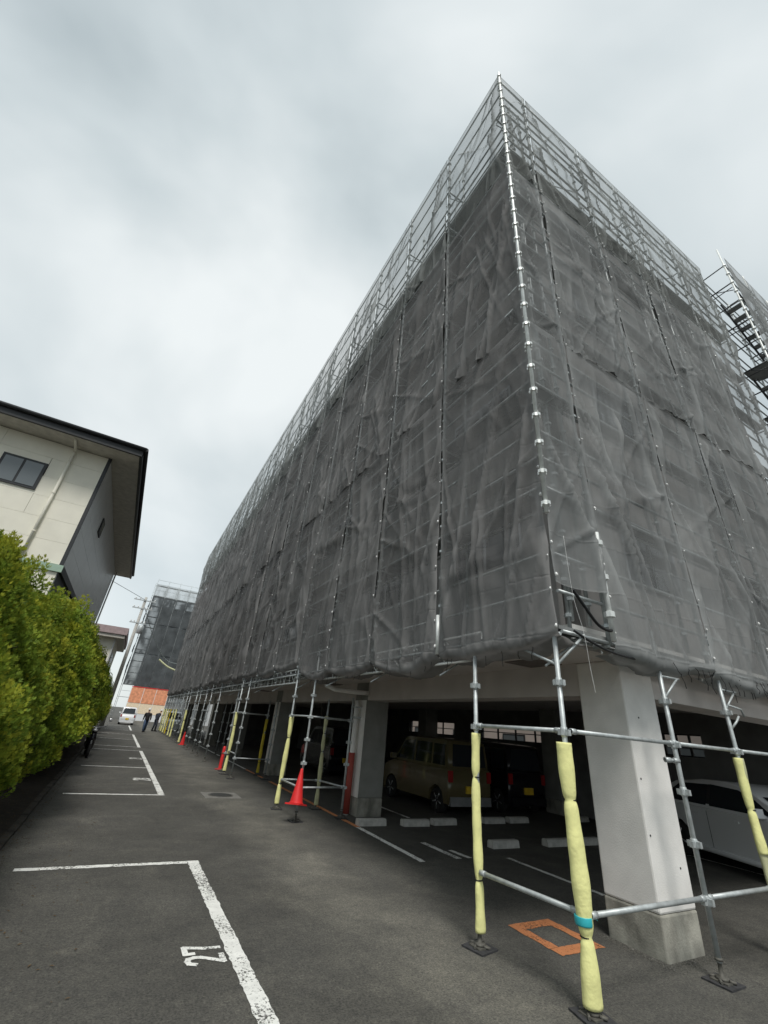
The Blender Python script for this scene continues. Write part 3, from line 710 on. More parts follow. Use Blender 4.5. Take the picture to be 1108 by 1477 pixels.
for i in range(6):
    for k, (z0, z1) in enumerate(ROWS):
        s0, s1 = JX[i], JX[i + 1]; grp = None
        if i == 0: s0 -= .105
        if i == 0 and k == 0: z0 = 3.42
        lab = ('lowest row', 'middle row', 'top row')[k]
        if i == 0: lab = 'narrow grey net strip right beside the bright corner pole on the gable, ' + lab
        elif i == 3: lab = 'narrow grey net strip midway along the gable, ' + lab
        elif i == 5: lab = 'grey net on the gable next to the stair tower, ' + lab
        else: lab = 'wide creased grey net on the gable, ' + {1: 'first', 2: 'second', 4: 'third'}[i] + ' wide one from the corner pole, ' + lab; grp = 'wide nets on the gable'
        o, co = net('R', s0, s1, z0, z1, 500 + i * 7 + k, NETR if k < 2 else NETT, .036 if i < 4 else .05, lab, grp, .35 if k == 0 and i else 0, hemR if k == 0 and i else None, gap=.01 + .02 * rnd.random())
        ties(o, co, 500 + i * 7 + k, 11)
# cords hanging from the hem, black hose at the corner
hc = empty('hanging_cords', (6.4, 3.0, 2.7), 0, 'frayed black net cords dangling below the hem at the gable', 'cords')
for (x, y, z, n) in [(5.75 + .16 * q, 2.98, 2.76, 1) for q in range(9)] + [(7.2 + .12 * q, 2.98, 2.8, 1) for q in range(10)]:
    x += rnd.uniform(-.06, .06); ln = rnd.uniform(.12, .34); pts = [(x - 6.4, y - 3.0, z - 2.7 + .08)]
    for q in range(4): pts.append((pts[-1][0] + rnd.uniform(-.02, .035), pts[-1][1] + rnd.uniform(-.02, .02), pts[-1][2] - ln / 4))
    MB().path(pts, .0045, 5).build('cord', CORDM, hc)
hc2 = empty('hanging_cords', (3.75, 6, 2.7), 0, 'thin loose net cords dangling along the hem of the street side', 'cords')
for q in range(26):
    y = 3.3 + q * .28 + rnd.uniform(-.1, .1); ln = rnd.uniform(.06, .22); pts = [(.02, y - 6, .08)]
    for j in range(3): pts.append((pts[-1][0] + rnd.uniform(-.01, .01), pts[-1][1] + rnd.uniform(-.025, .025), pts[-1][2] - ln / 3))
    MB().path(pts, .0035, 5).build('cord', CORDM, hc2)
def curve(P, n=10):
    out = []; P = [Vector(p) for p in P]; P = [P[0]] + P + [P[-1]]
    for i in range(1, len(P) - 2):
        for j in range(n):
            t = j / n; a, b_, c, d = P[i - 1], P[i], P[i + 1], P[i + 2]
            out.append(.5 * ((2 * b_) + (c - a) * t + (2 * a - 5 * b_ + 4 * c - d) * t * t + (3 * b_ - a - 3 * c + d) * t ** 3))
    out.append(P[-2]); return out
tag(MB().path(curve([(3.97, 2.93, 3.36), (4.12, 2.92, 3.2), (4.3, 2.92, 3.04), (4.48, 2.93, 3.0), (4.62, 2.95, 3.03)]), .018, 8).build('hose', HOSE), 'short black hose looped between the corner pole and the loose white pole', 'hose')
tag(MB().path(curve([(4.0, 3.0, 2.92), (4.2, 2.97, 2.84), (4.45, 2.95, 2.78), (4.75, 2.95, 2.76), (5.2, 2.95, 2.76)]), .014, 8).build('hose', HOSE), 'thin black rope edging the gable net hem under the loose white pole', 'rope')
tag(MB().path(curve([(3.93, 2.93, 4.0), (3.95, 2.92, 3.3), (4.02, 2.9, 2.9), (4.05, 2.9, 2.55), (4.08, 2.9, 2.3)]), .0016, 5).build('string', TIE), 'thin pale string hanging beside the corner post', 'string')

# ------------------------------------------------------------------ stair tower at the far end of the gable
st = empty('stair_tower', (13.45, 2.4, 0), 0, 'open scaffold stair tower with steel steps past the gable end', 'stair tower')
def tput(name, b, m): o = b.build(name, m, st); o.location = -Vector(st.location); return o
for (x, y) in ((13.42, 2.4), (13.42, 3.08), (15.2, 2.4), (15.2, 3.08), (17.0, 2.4), (17.0, 3.08)):
    b = MB().tube((x, y, 0), (x, y, 17.7 if y < 3 else 17.0), .026, 8)
    z = .6
    while z < 17: b.lathe([(.03, z - .03), (.055, z - .025), (.055, z + .015), (.03, z + .02)], (x, y, 0), 6, False); z += .45
    tput('post', b, GALV if y > 3 else GALVW)
for k in range(9):
    z = 1.5 + 1.8 * k
    for x in (13.42, 15.2, 17.0):
        tput('frame', MB().tube((x, 2.42, z), (x, 3.06, z), .022, 8).tube((x, 2.44, z - .35), (x, 2.85, z - .03), .013, 6).tube((x, 2.44, z - .2), (x, 3.05, z - .2), .015, 6), DARKT)
        if z + .9 < 17: tput('guard_rail', MB().tube((x, 2.42, z + .9), (x, 3.06, z + .9), .02, 6), DARKT)
    for y in (2.4, 3.08):
        for zz in (z, z + .5, z + .95): tput('ledger', MB().tube((13.45, y, zz), (16.97, y, zz), .02, 6), GALV)
    if k < 7: tput('landing', MB().box(13.46, 2.44, z + .02, 14.0, 3.04, z + .06), PLANK)
    d = 1 if k % 2 == 0 else -1
    if k < 8:
        x0, x1 = (14.0, 16.6) if d == 1 else (16.6, 14.0)
        sp = tput('stair_stringer', MB().path([(x0, 2.48, z), (x1, 2.48, z + 1.8)], .03, 6).path([(x0, 3.0, z), (x1, 3.0, z + 1.8)], .03, 6), DARKT)
        for q in range(1, 8):
            xx = x0 + (x1 - x0) * q / 8; zz = z + 1.8 * q / 8
            tput('step', MB().box(xx - .11, 2.5, zz - .015, xx + .11, 2.98, zz + .015), PLANK)
        tput('landing', MB().box(16.5, 2.44, z + .02, 16.97, 3.04, z + .06), PLANK)
for i, (a, c) in enumerate(((13.45, 15.2), (15.2, 17.0))):
    for k, (z0, z1) in enumerate(((2.9, 8.0), (8.0, 12.6), (12.6, 17.2))):
        o, co = net('R', a, c, z0, z1, 900 + i * 5 + k, NETR, .12, 'grey mesh net on the outer face of the stair tower', 'nets on the stair tower', off=.72)

# ------------------------------------------------------------------ traffic cones
def cone(loc, h, label, tilt=(0, 0), base=True):
    t = empty('traffic_cone', loc, rnd.uniform(0, 1), label, 'traffic cone'); t.rotation_euler.x, t.rotation_euler.y = tilt
    MB().lathe([(.135, .02), (.13, .05), (.03, h - .02), (.028, h), (.02, h)], (0, 0, 0), 24).build('body', CONER, t)
    MB().box(-.165, -.165, 0, .165, .165, .028).lathe([(.15, .028), (.145, .045)], (0, 0, 0), 20).build('foot', CONER, t)
    return t
cone((XO - .09, 9.80, .30), .64, 'bright red traffic cone hung at knee height on a scaffold post beside the second column', (R(-3), R(9)))
MB_ = MB().path([(XO, 9.92, .9), (XO - .05, 9.85, .95), (XO - .06, 9.83, .92)], .004, 5); 
cone((3.99, 31.3, 0), .70, 'red traffic cone standing on the asphalt far down the street by padded posts')
bo = empty('red_bollard', (3.93, 18.8, 0), 0, 'slim red plastic bollard with flat foot beside a padded post', 'bollard')
MB().lathe([(.075, .03), (.07, .06), (.062, .70), (.05, .74), (.03, .76)], (0, 0, 0), 18).build('body', CONER, bo)
MB().lathe([(.20, 0), (.20, .02), (.12, .04), (.08, .05)], (0, 0, 0), 18).build('foot', mat('dark_red_plastic', (.35, .03, .03), .6), bo)
MB().lathe([(.067, .5), (.070, .505), (.069, .56), (.066, .565)], (0, 0, 0), 18).build('band', CLAY, bo)

# ------------------------------------------------------------------ vehicles
def solid(prof, xs, xoff=None):
    """Side outline (y,z) swept across the car width with rounded shoulders."""
    b = MB(); n = len(prof); cy = sum(p[0] for p in prof) / n; cz = sum(p[1] for p in prof) / n
    for (x, ins) in xs:
        for (y, z) in prof:
            k = xoff(z) if xoff else 1.
            dy, dz = y - cy, z - cz; ln = math.hypot(dy, dz) or 1
            b.v.append((x * k, y - dy / ln * ins, z - dz / ln * ins))
    for i in range(len(xs) - 1):
        for k in range(n):
            a0 = i * n + k; a1 = i * n + (k + 1) % n; b.face([a0, a0 + n, a1 + n, a1], True)
    tri = tessellate_polygon([[Vector((y, z, 0)) for (y, z) in prof]])
    for t in tri:
        b.face([t[0], t[1], t[2]]); b.face([(len(xs) - 1) * n + i for i in (t[2], t[1], t[0])])
    return b
def arch(yc, r, zc, zs, n=9):
    a0 = math.asin((zs - zc) / r); out = []
    for i in range(n): an = math.pi - a0 - (math.pi - 2 * a0) * i / (n - 1); out.append((yc + r * math.cos(an), zc + r * math.sin(an)))
    return out
def vehicle(label, cat, loc, rz, L_, W_, H_, belt, m, lower, cabin, wheels, wr, windows, tumble=.12, name='parked_car', rear=True, plate=PLATEY, group=None, front_y=None):
    t = empty(name, loc, rz, label, cat, group)
    h = W_ / 2
    xs = [(-h, .05), (-h + .015, .022), (-h + .05, .004), (-h + .12, 0), (h - .12, 0), (h - .05, .004), (h - .015, .022), (h, .05)]
    body = solid(lower, xs).build('body', m, t)
    hc_ = h - .03; k = lambda z: 1 - tumble * max(0, (z - belt)) / (H_ - belt)
    xs2 = [(-hc_, .05), (-hc_ + .02, .02), (-hc_ + .07, 0), (hc_ - .07, 0), (hc_ - .02, .02), (hc_, .05)]
    cab = solid(cabin, xs2, k).build('cabin', m, t)
    for poly in windows['side']:
        for s_ in (-1, 1):
            b = MB(); P_ = poly if s_ < 0 else poly[::-1]
            b.v = [(s_ * (hc_ * k(z) + .004), y, z) for (y, z) in P_]; b.face(list(range(len(P_))))
            b.build('side_window', GLASS, cab)
    if len(windows['side']) == 2:
        for s_ in (-1, 1):
            q = [(-.505, .99), (-.415, .99), (-.415, 1.37), (-.505, 1.36)]; b = MB(); P_ = q if s_ < 0 else q[::-1]
            b.v = [(s_ * (hc_ * k(z) + .003), y, z) for (y, z) in P_]; b.face([0, 1, 2, 3]); b.build('door_pillar', DARKPL, cab)
            MB().box(s_ * (h - .012) - .016, -.468, .3, s_ * (h - .012) + .0165, -.462, .9).build('door_seam', DARKPL, t)
            MB().path([(s_ * (h - .02), -1.0, .245), (s_ * (h - .0), -.9, .25), (s_ * (h - .0), .98, .25), (s_ * (h - .02), 1.02, .245)], .05, 8).build('side_skirt', m, t)
    for nm, (ya, za, yb, zb, inset) in (('windscreen', windows['front']), ('rear_window', windows['back'])):
        b = MB(); d = .006 if yb != ya else .006
        nrm = Vector((0, zb - za, -(yb - ya))).normalized() * (.006 if nm == 'windscreen' else .006)
        if nm == 'rear_window': nrm = Vector((0, -(zb - za), (yb - ya))).normalized() * .006
        wa, wb = hc_ * k(za) - inset, hc_ * k(zb) - inset
        b.quad(*[Vector(q) + nrm for q in ((-wa, ya, za), (wa, ya, za), (wb, yb, zb), (-wb, yb, zb))]); b.build(nm, GLASS, cab)
    for (yw) in wheels:
        for s_ in (-1, 1):
            wh = MB(); xw = s_ * (h - .09)
            prof = [(wr - .09, -.085), (wr - .015, -.085), (wr, -.06), (wr, .06), (wr - .015, .085), (wr - .09, .085)]
            o = wh._lathe(prof, (0, 0, 0), 24, True).build('wheel', RUBBER, t); o.rotation_euler = (0, R(90), 0); o.location = (xw, yw, wr)
            rm = MB(); rm._lathe([(wr - .085, -.07), (wr - .085, .075), (wr - .1, .08), (wr - .11, .05), (.05, .055), (.04, .075), (.01, .078)], (0, 0, 0), 20, True)
            for q in range(5):
                an = q * 2 * math.pi / 5; d_ = Vector((math.cos(an), math.sin(an), 0))
                for e_ in (-1, 1):
                    rm.path([d_ * .03 + Vector((0, 0, e_ * .07)), d_ * (wr - .095) + Vector((0, 0, e_ * .075))], .022, 6)
            rm.build('rim', ALLOY, o)
    yf = max(p[0] for p in lower); yb = min(p[0] for p in lower)
    for s_ in (-1, 1):
        MB().box(s_ * (h - .16) - .11, yf - .12, belt - .30, s_ * (h - .16) + .11, yf + .004, belt - .16).build('headlight', CHROME, t)
        MB().box(s_ * (h - .085) - .07, yb - .008, belt - .28, s_ * (h - .085) + .07, yb + .1, belt - .02).build('tail_light', TAIL, t)
        fm = MB().path([(s_ * (h - .06), windows['mirror'][0], windows['mirror'][1]), (s_ * (h + .1), windows['mirror'][0] - .02, windows['mirror'][1] + .04)], [.03, .05], 8)
        fm.box(s_ * (h + .11) - .09, windows['mirror'][0] - .06, windows['mirror'][1] - .01, s_ * (h + .11) + .09, windows['mirror'][0] + .03, windows['mirror'][1] + .13); fm.build('mirror', m, t)
        for yh in windows['handles']:
            MB().box(s_ * (h + .0) - .018, yh - .09, belt - .13, s_ * (h + .0) + .018, yh + .09, belt - .10).build('door_handle', m, t)
    MB().box(-h + .06, yb - .045, .22, h - .06, yb + .08, .42).build('bumper', ALLOY if m is POL else m, t)
    MB().box(-h + .06, yf - .08, .22, h - .06, yf + .03, .42).build('bumper', m, t)
    MB().box(-.165, yb - .052, .50, .165, yb - .012 + .006, .665).build('licence_plate', plate, t)
    return t
def kei(label, cat, loc, rz, m, name='parked_van', group=None):
    L_, W_, H_, belt, wr = 3.4, 1.48, 1.75, 1.02, .29
    lo = [(-1.69, .25), (-1.70, .6), (-1.68, belt + .02), (1.15, belt + .02), (1.45, .96), (1.66, .86), (1.69, .6), (1.68, .25)] + arch(1.2, .345, .29, .25)[::-1] + arch(-1.2, .345, .29, .25)[::-1]
    ca = [(-1.67, belt), (-1.66, 1.2), (-1.60, 1.66), (-1.5, 1.72), (-.6, H_), (.45, 1.72), (.62, 1.66), (1.17, belt)]
    wn = {'side': [[(-1.5, 1.1), (-.95, 1.1), (-.95, 1.6), (-1.46, 1.6)], [(-.86, 1.1), (-.08, 1.1), (-.08, 1.62), (-.86, 1.61)], [(.0, 1.1), (.98, 1.1), (.58, 1.6), (.0, 1.62)]],
          'front': (1.13, 1.09, .68, 1.6, .09), 'back': (-1.664, 1.1, -1.612, 1.62, .12), 'mirror': (.95, 1.08), 'handles': (-.7, .2)}
    return vehicle(label, cat, loc, rz, L_, W_, H_, belt, m, lo, ca, (1.2, -1.2), wr, wn, .10, name, True, PLATEY, group)
def sedan(label, cat, loc, rz, m):
    belt, H_, wr = .93, 1.45, .31
    lo = [(-2.2, .3), (-2.22, .6), (-2.15, belt - .03), (-1.2, belt + .02), (.85, belt + .02), (1.7, .84), (2.1, .7), (2.18, .5), (2.14, .26)] + arch(1.38, .365, .31, .26)[::-1] + arch(-1.35, .365, .31, .26)[::-1]
    ca = [(-2.0, belt), (-1.75, 1.16), (-1.35, 1.36), (-.7, H_ - .01), (-.1, H_), (.25, 1.40), (.55, 1.30), (1.3, belt)]
    wn = {'side': [[(-1.7, .99), (-.5, .99), (-.5, 1.36), (-1.2, 1.33)], [(-.42, .99), (.95, .99), (.55, 1.22), (.2, 1.34), (-.42, 1.37)]],
          'front': (1.26, .97, .6, 1.28, .1), 'back': (-1.95, .98, -1.4, 1.34, .14), 'mirror': (.78, .98), 'handles': (-.75, .15)}
    return vehicle(label, cat, loc, rz, 4.3, 1.72, H_, belt, m, lo, ca, (1.38, -1.35), wr, wn, .26, 'parked_car', True, TIE)
kei('boxy olive brown kei wagon parked in the garage behind the second column, rear outward', 'van', (8.72, 12.0, 0), 0, POL)
kei('black kei wagon in deep shade beside the olive wagon in the garage', 'van', (10.95, 12.1, 0), 0, PBK)
sedan('white saloon car parked under the gable end behind the corner column', 'car', (11.55, 4.9, 0), R(180 - 20), PW)
kei('dark car deep in the garage between the second and third columns', 'van', (8.6, 19.5, 0), 0, PBK)
kei('white kei delivery van standing past the end of the marked bays', 'van', (1.15, 59.6, 0), 0, PW, 'delivery_van')
kei('white kei van half hidden behind yellow padded posts at the far end of the block', 'van', (4.95, 50.9, 0), R(180), PW)

# ------------------------------------------------------------------ scooter under the hedge
sk = empty('scooter', (-.55, 21.4, 0), R(185), 'dark motor scooter parked under the hedge with a bright headlight', 'scooter')
for yw in (-.6, .6):
    o = MB()._lathe([(.15, -.045), (.21, -.04), (.225, 0), (.21, .04), (.15, .045)], (0, 0, 0), 18, True).build('wheel', RUBBER, sk); o.rotation_euler = (0, R(90), 0); o.location = (0, yw, .225)
    MB()._lathe([(.15, -.03), (.15, .03), (.04, .04)], (0, 0, 0), 14, True).build('rim', ALLOY, o)
MB().path([(0, -.85, .62), (0, -.5, .55), (0, -.2, .42), (0, .05, .3), (0, .32, .34), (0, .45, .6), (0, .42, .92)], [.07, .16, .17, .14, .13, .13, .08], 10, flat=.8).build('body', PBK, sk)
MB().path([(0, -.8, .74), (0, -.5, .78), (0, -.15, .74)], [.08, .13, .09], 10, flat=.5).build('seat', DARKPL, sk)
MB().path([(0, .6, .225), (0, .42, .95)], .03, 8).path([(-.33, .34, 1.05), (0, .42, .98), (.33, .34, 1.05)], .018, 8).build('handlebar', ALLOY, sk)
MB().lathe([(.01, -.05), (.08, -.02), (.08, .03), (.01, .06)], (0, .5, .9), 12).build('headlight', CHROME, sk)
MB().path([(-.33, .36, 1.05), (-.4, .4, 1.25)], .006, 5).path([(-.4, .4, 1.22), (-.4, .41, 1.32)], [.05, .05], 8, flat=.3).build('mirror', CHROME, sk)

# ------------------------------------------------------------------ people at the far end
def person(loc, rz, label, jacket, trousers, hat, step=.2, bend=0.):
    t = empty('person', loc, rz, label, 'person')
    b = MB(); H = 1.0
    b.path([(0, 0, .86), (0, .0, 1.0), (0, .02 + bend * .1, 1.2), (0, .02 + bend * .2, 1.38), (0, .02 + bend * .25, 1.48), (0, .03 + bend * .3, 1.56)], [.15, .155, .165, .175, .11, .055], 12, flat=.7)
    b.path([(0, .03 + bend * .3, 1.5), (0, .04 + bend * .33, 1.58), (0, .05 + bend * .35, 1.66), (0, .05 + bend * .35, 1.74), (0, .04 + bend * .35, 1.79)], [.05, .07, .085, .085, .03], 12)
    b.path([(0, .12 + bend * .35, 1.66), (0, .155 + bend * .35, 1.64)], [.02, .015], 6)
    for s_ in (-1, 1):
        b.path([(s_ * .09, 0, .9), (s_ * .1, s_ * step * .5 + .03, .48), (s_ * .1, s_ * step - .02, .09), (s_ * .1, s_ * step + .02, .05)], [.095, .065, .048, .05], 10)
        b.path([(s_ * .1, s_ * step - .05, .045), (s_ * .1, s_ * step + .17, .035)], [.05, .035], 8)
        e_ = Vector((s_ * .25, -s_ * step * .3, 1.14)); hd = Vector((s_ * .24, -s_ * step * .7 + .08, .9))
        b.path([(s_ * .16, .02 + bend * .2, 1.42), (s_ * .22, .0, 1.36), e_, hd], [.06, .06, .045, .033], 10)
        dv = (hd - e_).normalized(); b.path([hd, hd + dv * .09], [.033, .036], 8, flat=.55)
        for q in range(4): c = hd + dv * .08 + Vector((0, .024 - .016 * q, 0)); b.path([c, c + dv * (.06, .07, .065, .05)[q], c + dv * .085 + Vector((-s_ * .012, .01, 0))], [.009, .009, .006], 6)
        c = hd + dv * .03 + Vector((0, .03, 0)); b.path([c, c + Vector((0, .03, -.035)), c + Vector((0, .035, -.06))], [.01, .009, .007], 6)
    o = b.build('body', mat('skin', (.45, .30, .22), .6) if 'skin' not in MATS else MATS['skin'], t)
    md = o.modifiers.new('join', 'REMESH'); md.mode = 'VOXEL'; md.voxel_size = .012; md.use_smooth_shade = True
    b = MB(); b.path([(0, 0, .82), (0, .0, 1.0), (0, .02 + bend * .1, 1.2), (0, .02 + bend * .2, 1.38), (0, .02 + bend * .25, 1.5)], [.175, .175, .185, .195, .09], 14, flat=.74)
    for s_ in (-1, 1): b.path([(s_ * .15, .02 + bend * .2, 1.42), (s_ * .22, .0, 1.36), (s_ * .25, -s_ * step * .3, 1.14), (s_ * .24, -s_ * step * .66 + .06, .95)], [.075, .078, .06, .05], 10)
    b.build('jacket', jacket, t)
    b = MB(); b.path([(0, 0, .98), (0, 0, .84)], [.162, .165], 12, flat=.76)
    for s_ in (-1, 1): b.path([(s_ * .09, 0, .92), (s_ * .1, s_ * step * .5 + .03, .48), (s_ * .1, s_ * step - .02, .09)], [.11, .08, .068], 10)
    b.build('trousers', trousers, t)
    b = MB(); b.lathe([(.125, 1.70), (.105, 1.705), (.102, 1.76), (.075, 1.81), (.02, 1.83)], (0, .05 + bend * .35, 0), 14); b.box(-.07, .13 + bend * .35, 1.70, .07, .2 + bend * .35, 1.712)
    b.build('helmet', hat, t)
    for s_ in (-1, 1): MB().path([(s_ * .1, s_ * step - .07, .05), (s_ * .1, s_ * step + .06, .05), (s_ * .1, s_ * step + .19, .035)], [.05, .055, .035], 8).build('shoe', DARKPL, t)
    return t
JKT = mat('dark_jacket', (.02, .018, .02), .8); DENIM = mat('denim', (.05, .08, .14), .85); NAVY = mat('navy_work', (.025, .03, .045), .8)
person((2.35, 44.0, 0), R(8), 'person in dark jacket, blue trousers and white helmet walking away down the lane', JKT, DENIM, TIE, .22)
person((3.3, 47.0, 0), R(-60), 'person in navy work clothes and white helmet standing by the yellow padded posts', NAVY, NAVY, TIE, .08, .5)

# ------------------------------------------------------------------ cream house behind the hedge
hs = empty('cream_house', (-2.5, 14.0, 0), 0, 'cream sided house with wide dark eaves rising behind the clipped conifers', 'house')
def hp(name, bx, m, par=None):
    o = MB().box(*bx).build(name, m, par or hs)
    if par is None: o.location = -Vector(hs.location)
    return o
fw = hp('wall', (-14, 14.03, 0, -2.53, 28.2, 8.62), DARKC)
z = 5.08; r_ = 0
while z < 8.55:                                  # siding boards on the street front
    x = -2.5
    first = (1.35, 2.6)[r_ % 2]
    while x > -9:
        ln = first if x == -2.5 else 2.6; zt = min(z + .595, 8.6)
        if not (zt > 7.0 and z < 7.85 and x > -4.9 and x - ln < -3.85):
            hp('siding_board', (x - ln + .006, 14.0, z, x - .002, 14.0299, zt), CREAM)
        else:
            for (xa, xb) in ((x - ln + .006, -4.9), (-3.86, x - .002)):
                if xb - xa > .05: hp('siding_board', (xa, 14.0, z, xb, 14.0299, zt), CREAM)
            if z < 7.0: hp('siding_board', (-4.9, 14.0, z, -3.86, 14.0299, 6.98), CREAM)
            if zt > 7.85: hp('siding_board', (-4.9, 14.0, 7.85, -3.86, 14.0299, zt), CREAM)
        x -= ln
    z += .6; r_ += 1
FLANK = mat('pale_metal_siding', (.78, .79, .79), .35, .1, .05, 2, .1, 8)
z = 5.08; r_ = 0
while z < 8.55:                                  # metal siding along the flank
    y = 14.0
    while y < 28.2:
        ln = 3.55; hp('siding_board', (-2.5299, y + .004, z, -2.5, min(y + ln - .006, 28.2), min(z + .592, 8.6)), FLANK); y += ln
    z += .6; r_ += 1
hp('lower_wall', (-9, 14.06, 0, -2.5301, 14.12, 4.88), GREYS) if False else None
LOWG0 = None
LOWG = mat('blue_grey_wall', (.12, .13, .14), .7)
hp('lower_wall', (-2.5299, 14.0, 0, -2.505, 28.2, 4.86), LOWG); hp('lower_wall', (-9, 14.0, 0, -2.53, 14.0299, 4.86), CREAM)
hp('belt_course', (-9, 13.94, 4.87, -2.44, 13.9995, 5.06), MINT); hp('belt_course', (-2.4995, 14.0, 4.87, -2.44, 28.2, 5.06), DARKT)
hp('corner_trim', (-2.56, 13.97, 5.065, -2.47, 14.03, 8.61), DARKT)
wn = hp('window', (-4.9, 13.96, 6.98, -3.86, 14.02, 7.85), DARKT)
MB().box(-4.83, 13.952, 7.05, -4.41, 13.9595, 7.78).build('pane', GLASSG, wn); MB().box(-4.35, 13.948, 7.05, -3.93, 13.9595, 7.78).build('pane', GLASSG, wn)
wn = hp('window', (-2.4995, 17.05, 7.2, -2.46, 17.75, 7.75), DARKT); MB().box(-2.4595, 17.12, 7.27, -2.452, 17.68, 7.68).build('pane', GLASSG, wn)
o = MB().tube((-3.42, 13.93, 4.9), (-3.42, 13.93, 8.45), .04, 12).path([(-3.42, 13.93, 8.45), (-3.42, 13.8, 8.55), (-3.42, 13.4, 8.62)], .04, 12).build('down_pipe', CREAM, hs); o.location = -Vector(hs.location)
for zz in (5.8, 7.0, 8.1): q = MB().lathe([(.05, zz), (.05, zz + .03)], (-3.42, 13.93, 0), 12).build('pipe_bracket', CREAM, o)
o = MB().tube((-2.42, 28.1, 1), (-2.42, 28.1, 8.6), .04, 10).build('down_pipe', TIE, hs); o.location = -Vector(hs.location)
hp('eave_soffit', (-14, 13.25, 8.62, -1.72, 28.9, 8.67), SOFF)
gb = MB(); gb.box(-14, 13.17, 8.60, -1.66, 13.25, 8.86); gb.box(-1.72, 13.2501, 8.60, -1.64, 28.98, 8.86); gb.path([(-14, 13.12, 8.84), (-1.6, 13.12, 8.84)], .06, 10); gb.path([(-1.6, 13.12, 8.84), (-1.6, 28.98, 8.84)], .06, 10)
o = gb.build('gutter', DARKT, hs); o.location = -Vector(hs.location)
rb = MB(); rb.v = [(-14, 13.2, 8.88), (-1.68, 13.2, 8.88), (-1.68, 28.95, 8.88), (-14, 28.95, 8.88), (-14, 21, 11.6), (-8, 21, 11.6)]
rb.face([0, 1, 5, 4]); rb.face([1, 2, 5]); rb.face([2, 3, 4, 5]); rb.face([3, 0, 4]); rb.face([3, 2, 1, 0])
o = rb.build('roof', ROOFM, hs); o.location = -Vector(hs.location)
lm = MB().lathe([(.02, -.02), (.09, 0), (.11, .06), (.08, .13), (.02, .15)], (-2.36, 15.85, 4.45), 14).tube((-2.5, 15.85, 4.55), (-2.38, 15.85, 4.53), .02, 8)
o = lm.build('wall_lamp', TIE, hs); o.location = -Vector(hs.location)

# second house further along
h2 = empty('small_house', (-1.6, 38, 0), 0, 'small cream house with a dull pink roof edge, beyond the dark eaves', 'house')
def h2p(name, bx, m): o = MB().box(*bx).build(name, m, h2); o.location = -Vector(h2.location); return o
h2p('wall', (-9, 38, 0, -1.68, 47, 6.2), CREAM)
h2p('roof', (-9.6, 37.3, 6.45, -1.05, 47.6, 6.95), mat('pink_roof_edge', (.40, .31, .31), .7)); h2p('eave_soffit', (-9.5, 37.4, 6.2, -1.15, 47.5, 6.4495), SOFF)
wn = h2p('window', (-1.6795, 39, 3.2, -1.62, 42.5, 5.3), ALLOY); MB().box(-1.6195, 39.1, 3.3, -1.612, 40.7, 5.2).build('pane', GLASSG, wn); MB().box(-1.6195, 40.8, 3.3, -1.612, 42.4, 5.2).build('pane', GLASSG, wn)
h2p('balcony', (-1.6195, 38.6, 2.9, -1.15, 44, 3.1), GREYS); h2p('down_pipe', (-1.75, 37.92, 0, -1.66, 37.9995, 6.2), GREYS)

# utility pole
up = empty('utility_pole', (-.85, 48, 0), 0, 'concrete utility pole with cross arms and transformer in front of the far scaffold', 'utility pole')
MB().path([(0, 0, 0), (0, 0, 11.6)], [.19, .12], 14).build('shaft', mat('pole_concrete', (.42, .41, .38), .85), up)
for zz, w_ in ((11.2, 1.0), (10.4, .9), (9.0, .7)):
    a = MB().box(-w_, -.16, zz, w_, -.08, zz + .09).build('cross_arm', GALV, up)
    for q in (-.85, -.45, .45, .85): MB().lathe([(.03, 0), (.06, .03), (.03, .08), (.06, .11), (.02, .18)], (q * w_, -.12, zz + .09), 8).build('insulator', TIE, a)
MB().lathe([(.05, 0), (.26, .02), (.26, .7), (.2, .76), (.05, .78)], (.42, 0, 8.1), 14).build('transformer', GALV, up)
MB().box(.1, -.05, 8.3, .2, .05, 8.4).build('bracket', GALV, up)
tag(MB().path(curve([(-.7, 47.9, 10.6), (1.2, 53, 8.4), (3.4, 58, 6.9), (6.5, 66, 7.6)]), .035, 6).build('service_cable', mat('cable_grey', (.30, .34, .33), .6)), 'sagging grey service cable from the utility pole toward the far scaffold', 'cable')
tag(MB().path(curve([(2.6, 62, 7.3), (3.8, 62, 6.6), (5.2, 62, 6.2)]), .10, 8).build('cable_guard', PADOLD), 'yellow cable guard sleeve on wires before the far scaffold', 'cable guard')
tag(MB().path(curve([(-.8, 48, 11.3), (-12, 20, 10.2), (-20, 0, 11)]), .02, 5).build('service_cable', CORDM), 'black overhead wire running from the utility pole over the houses', 'cable')

# ------------------------------------------------------------------ scaffolded building closing the lane
fs = empty('far_building', (6, 82, 0), 0, 'far building at the lane end behind a dark netted scaffold', 'building')
def fp(name, bx, m): o = MB().box(*bx).build(name, m, fs); o.location = -Vector(fs.location); return o
fp('wall', (1.2, 81.6, 0, 22, 95, 17.5), GREYS)
f2 = empty('scaffold', (0, 80, 0), 0, 'dark netted scaffold with bare pole tips at the far end of the lane', 'scaffold')
for i in range(8):
    x = -.5 + 1.8 * i
    sput(f2, 'post', post_mesh(0, 21.6, GALV, .5, n=6), (x, 80, 0))
    if i < 3: sput(f2, 'post', post_mesh(0, 21.2, GALV, .5, n=6), (x - .2, 81.1, 0))
for k in range(11):
    zz = 3 + 1.75 * k
    b = MB().tube((-.5, 80, zz), (12.2, 80, zz), .025, 6).tube((-.5, 80, zz + .9), (12.2, 80, zz + .9), .025, 6).tube((-.5, 80, zz), (-.7, 81.2, zz), .025, 6)
    sbuild(f2, 'ledger', b, GALV)
    sbuild(f2, 'walkway_board', MB()  .box(-.45, 80.1, zz, 12.8, 80.9, zz + .05), PLANK)
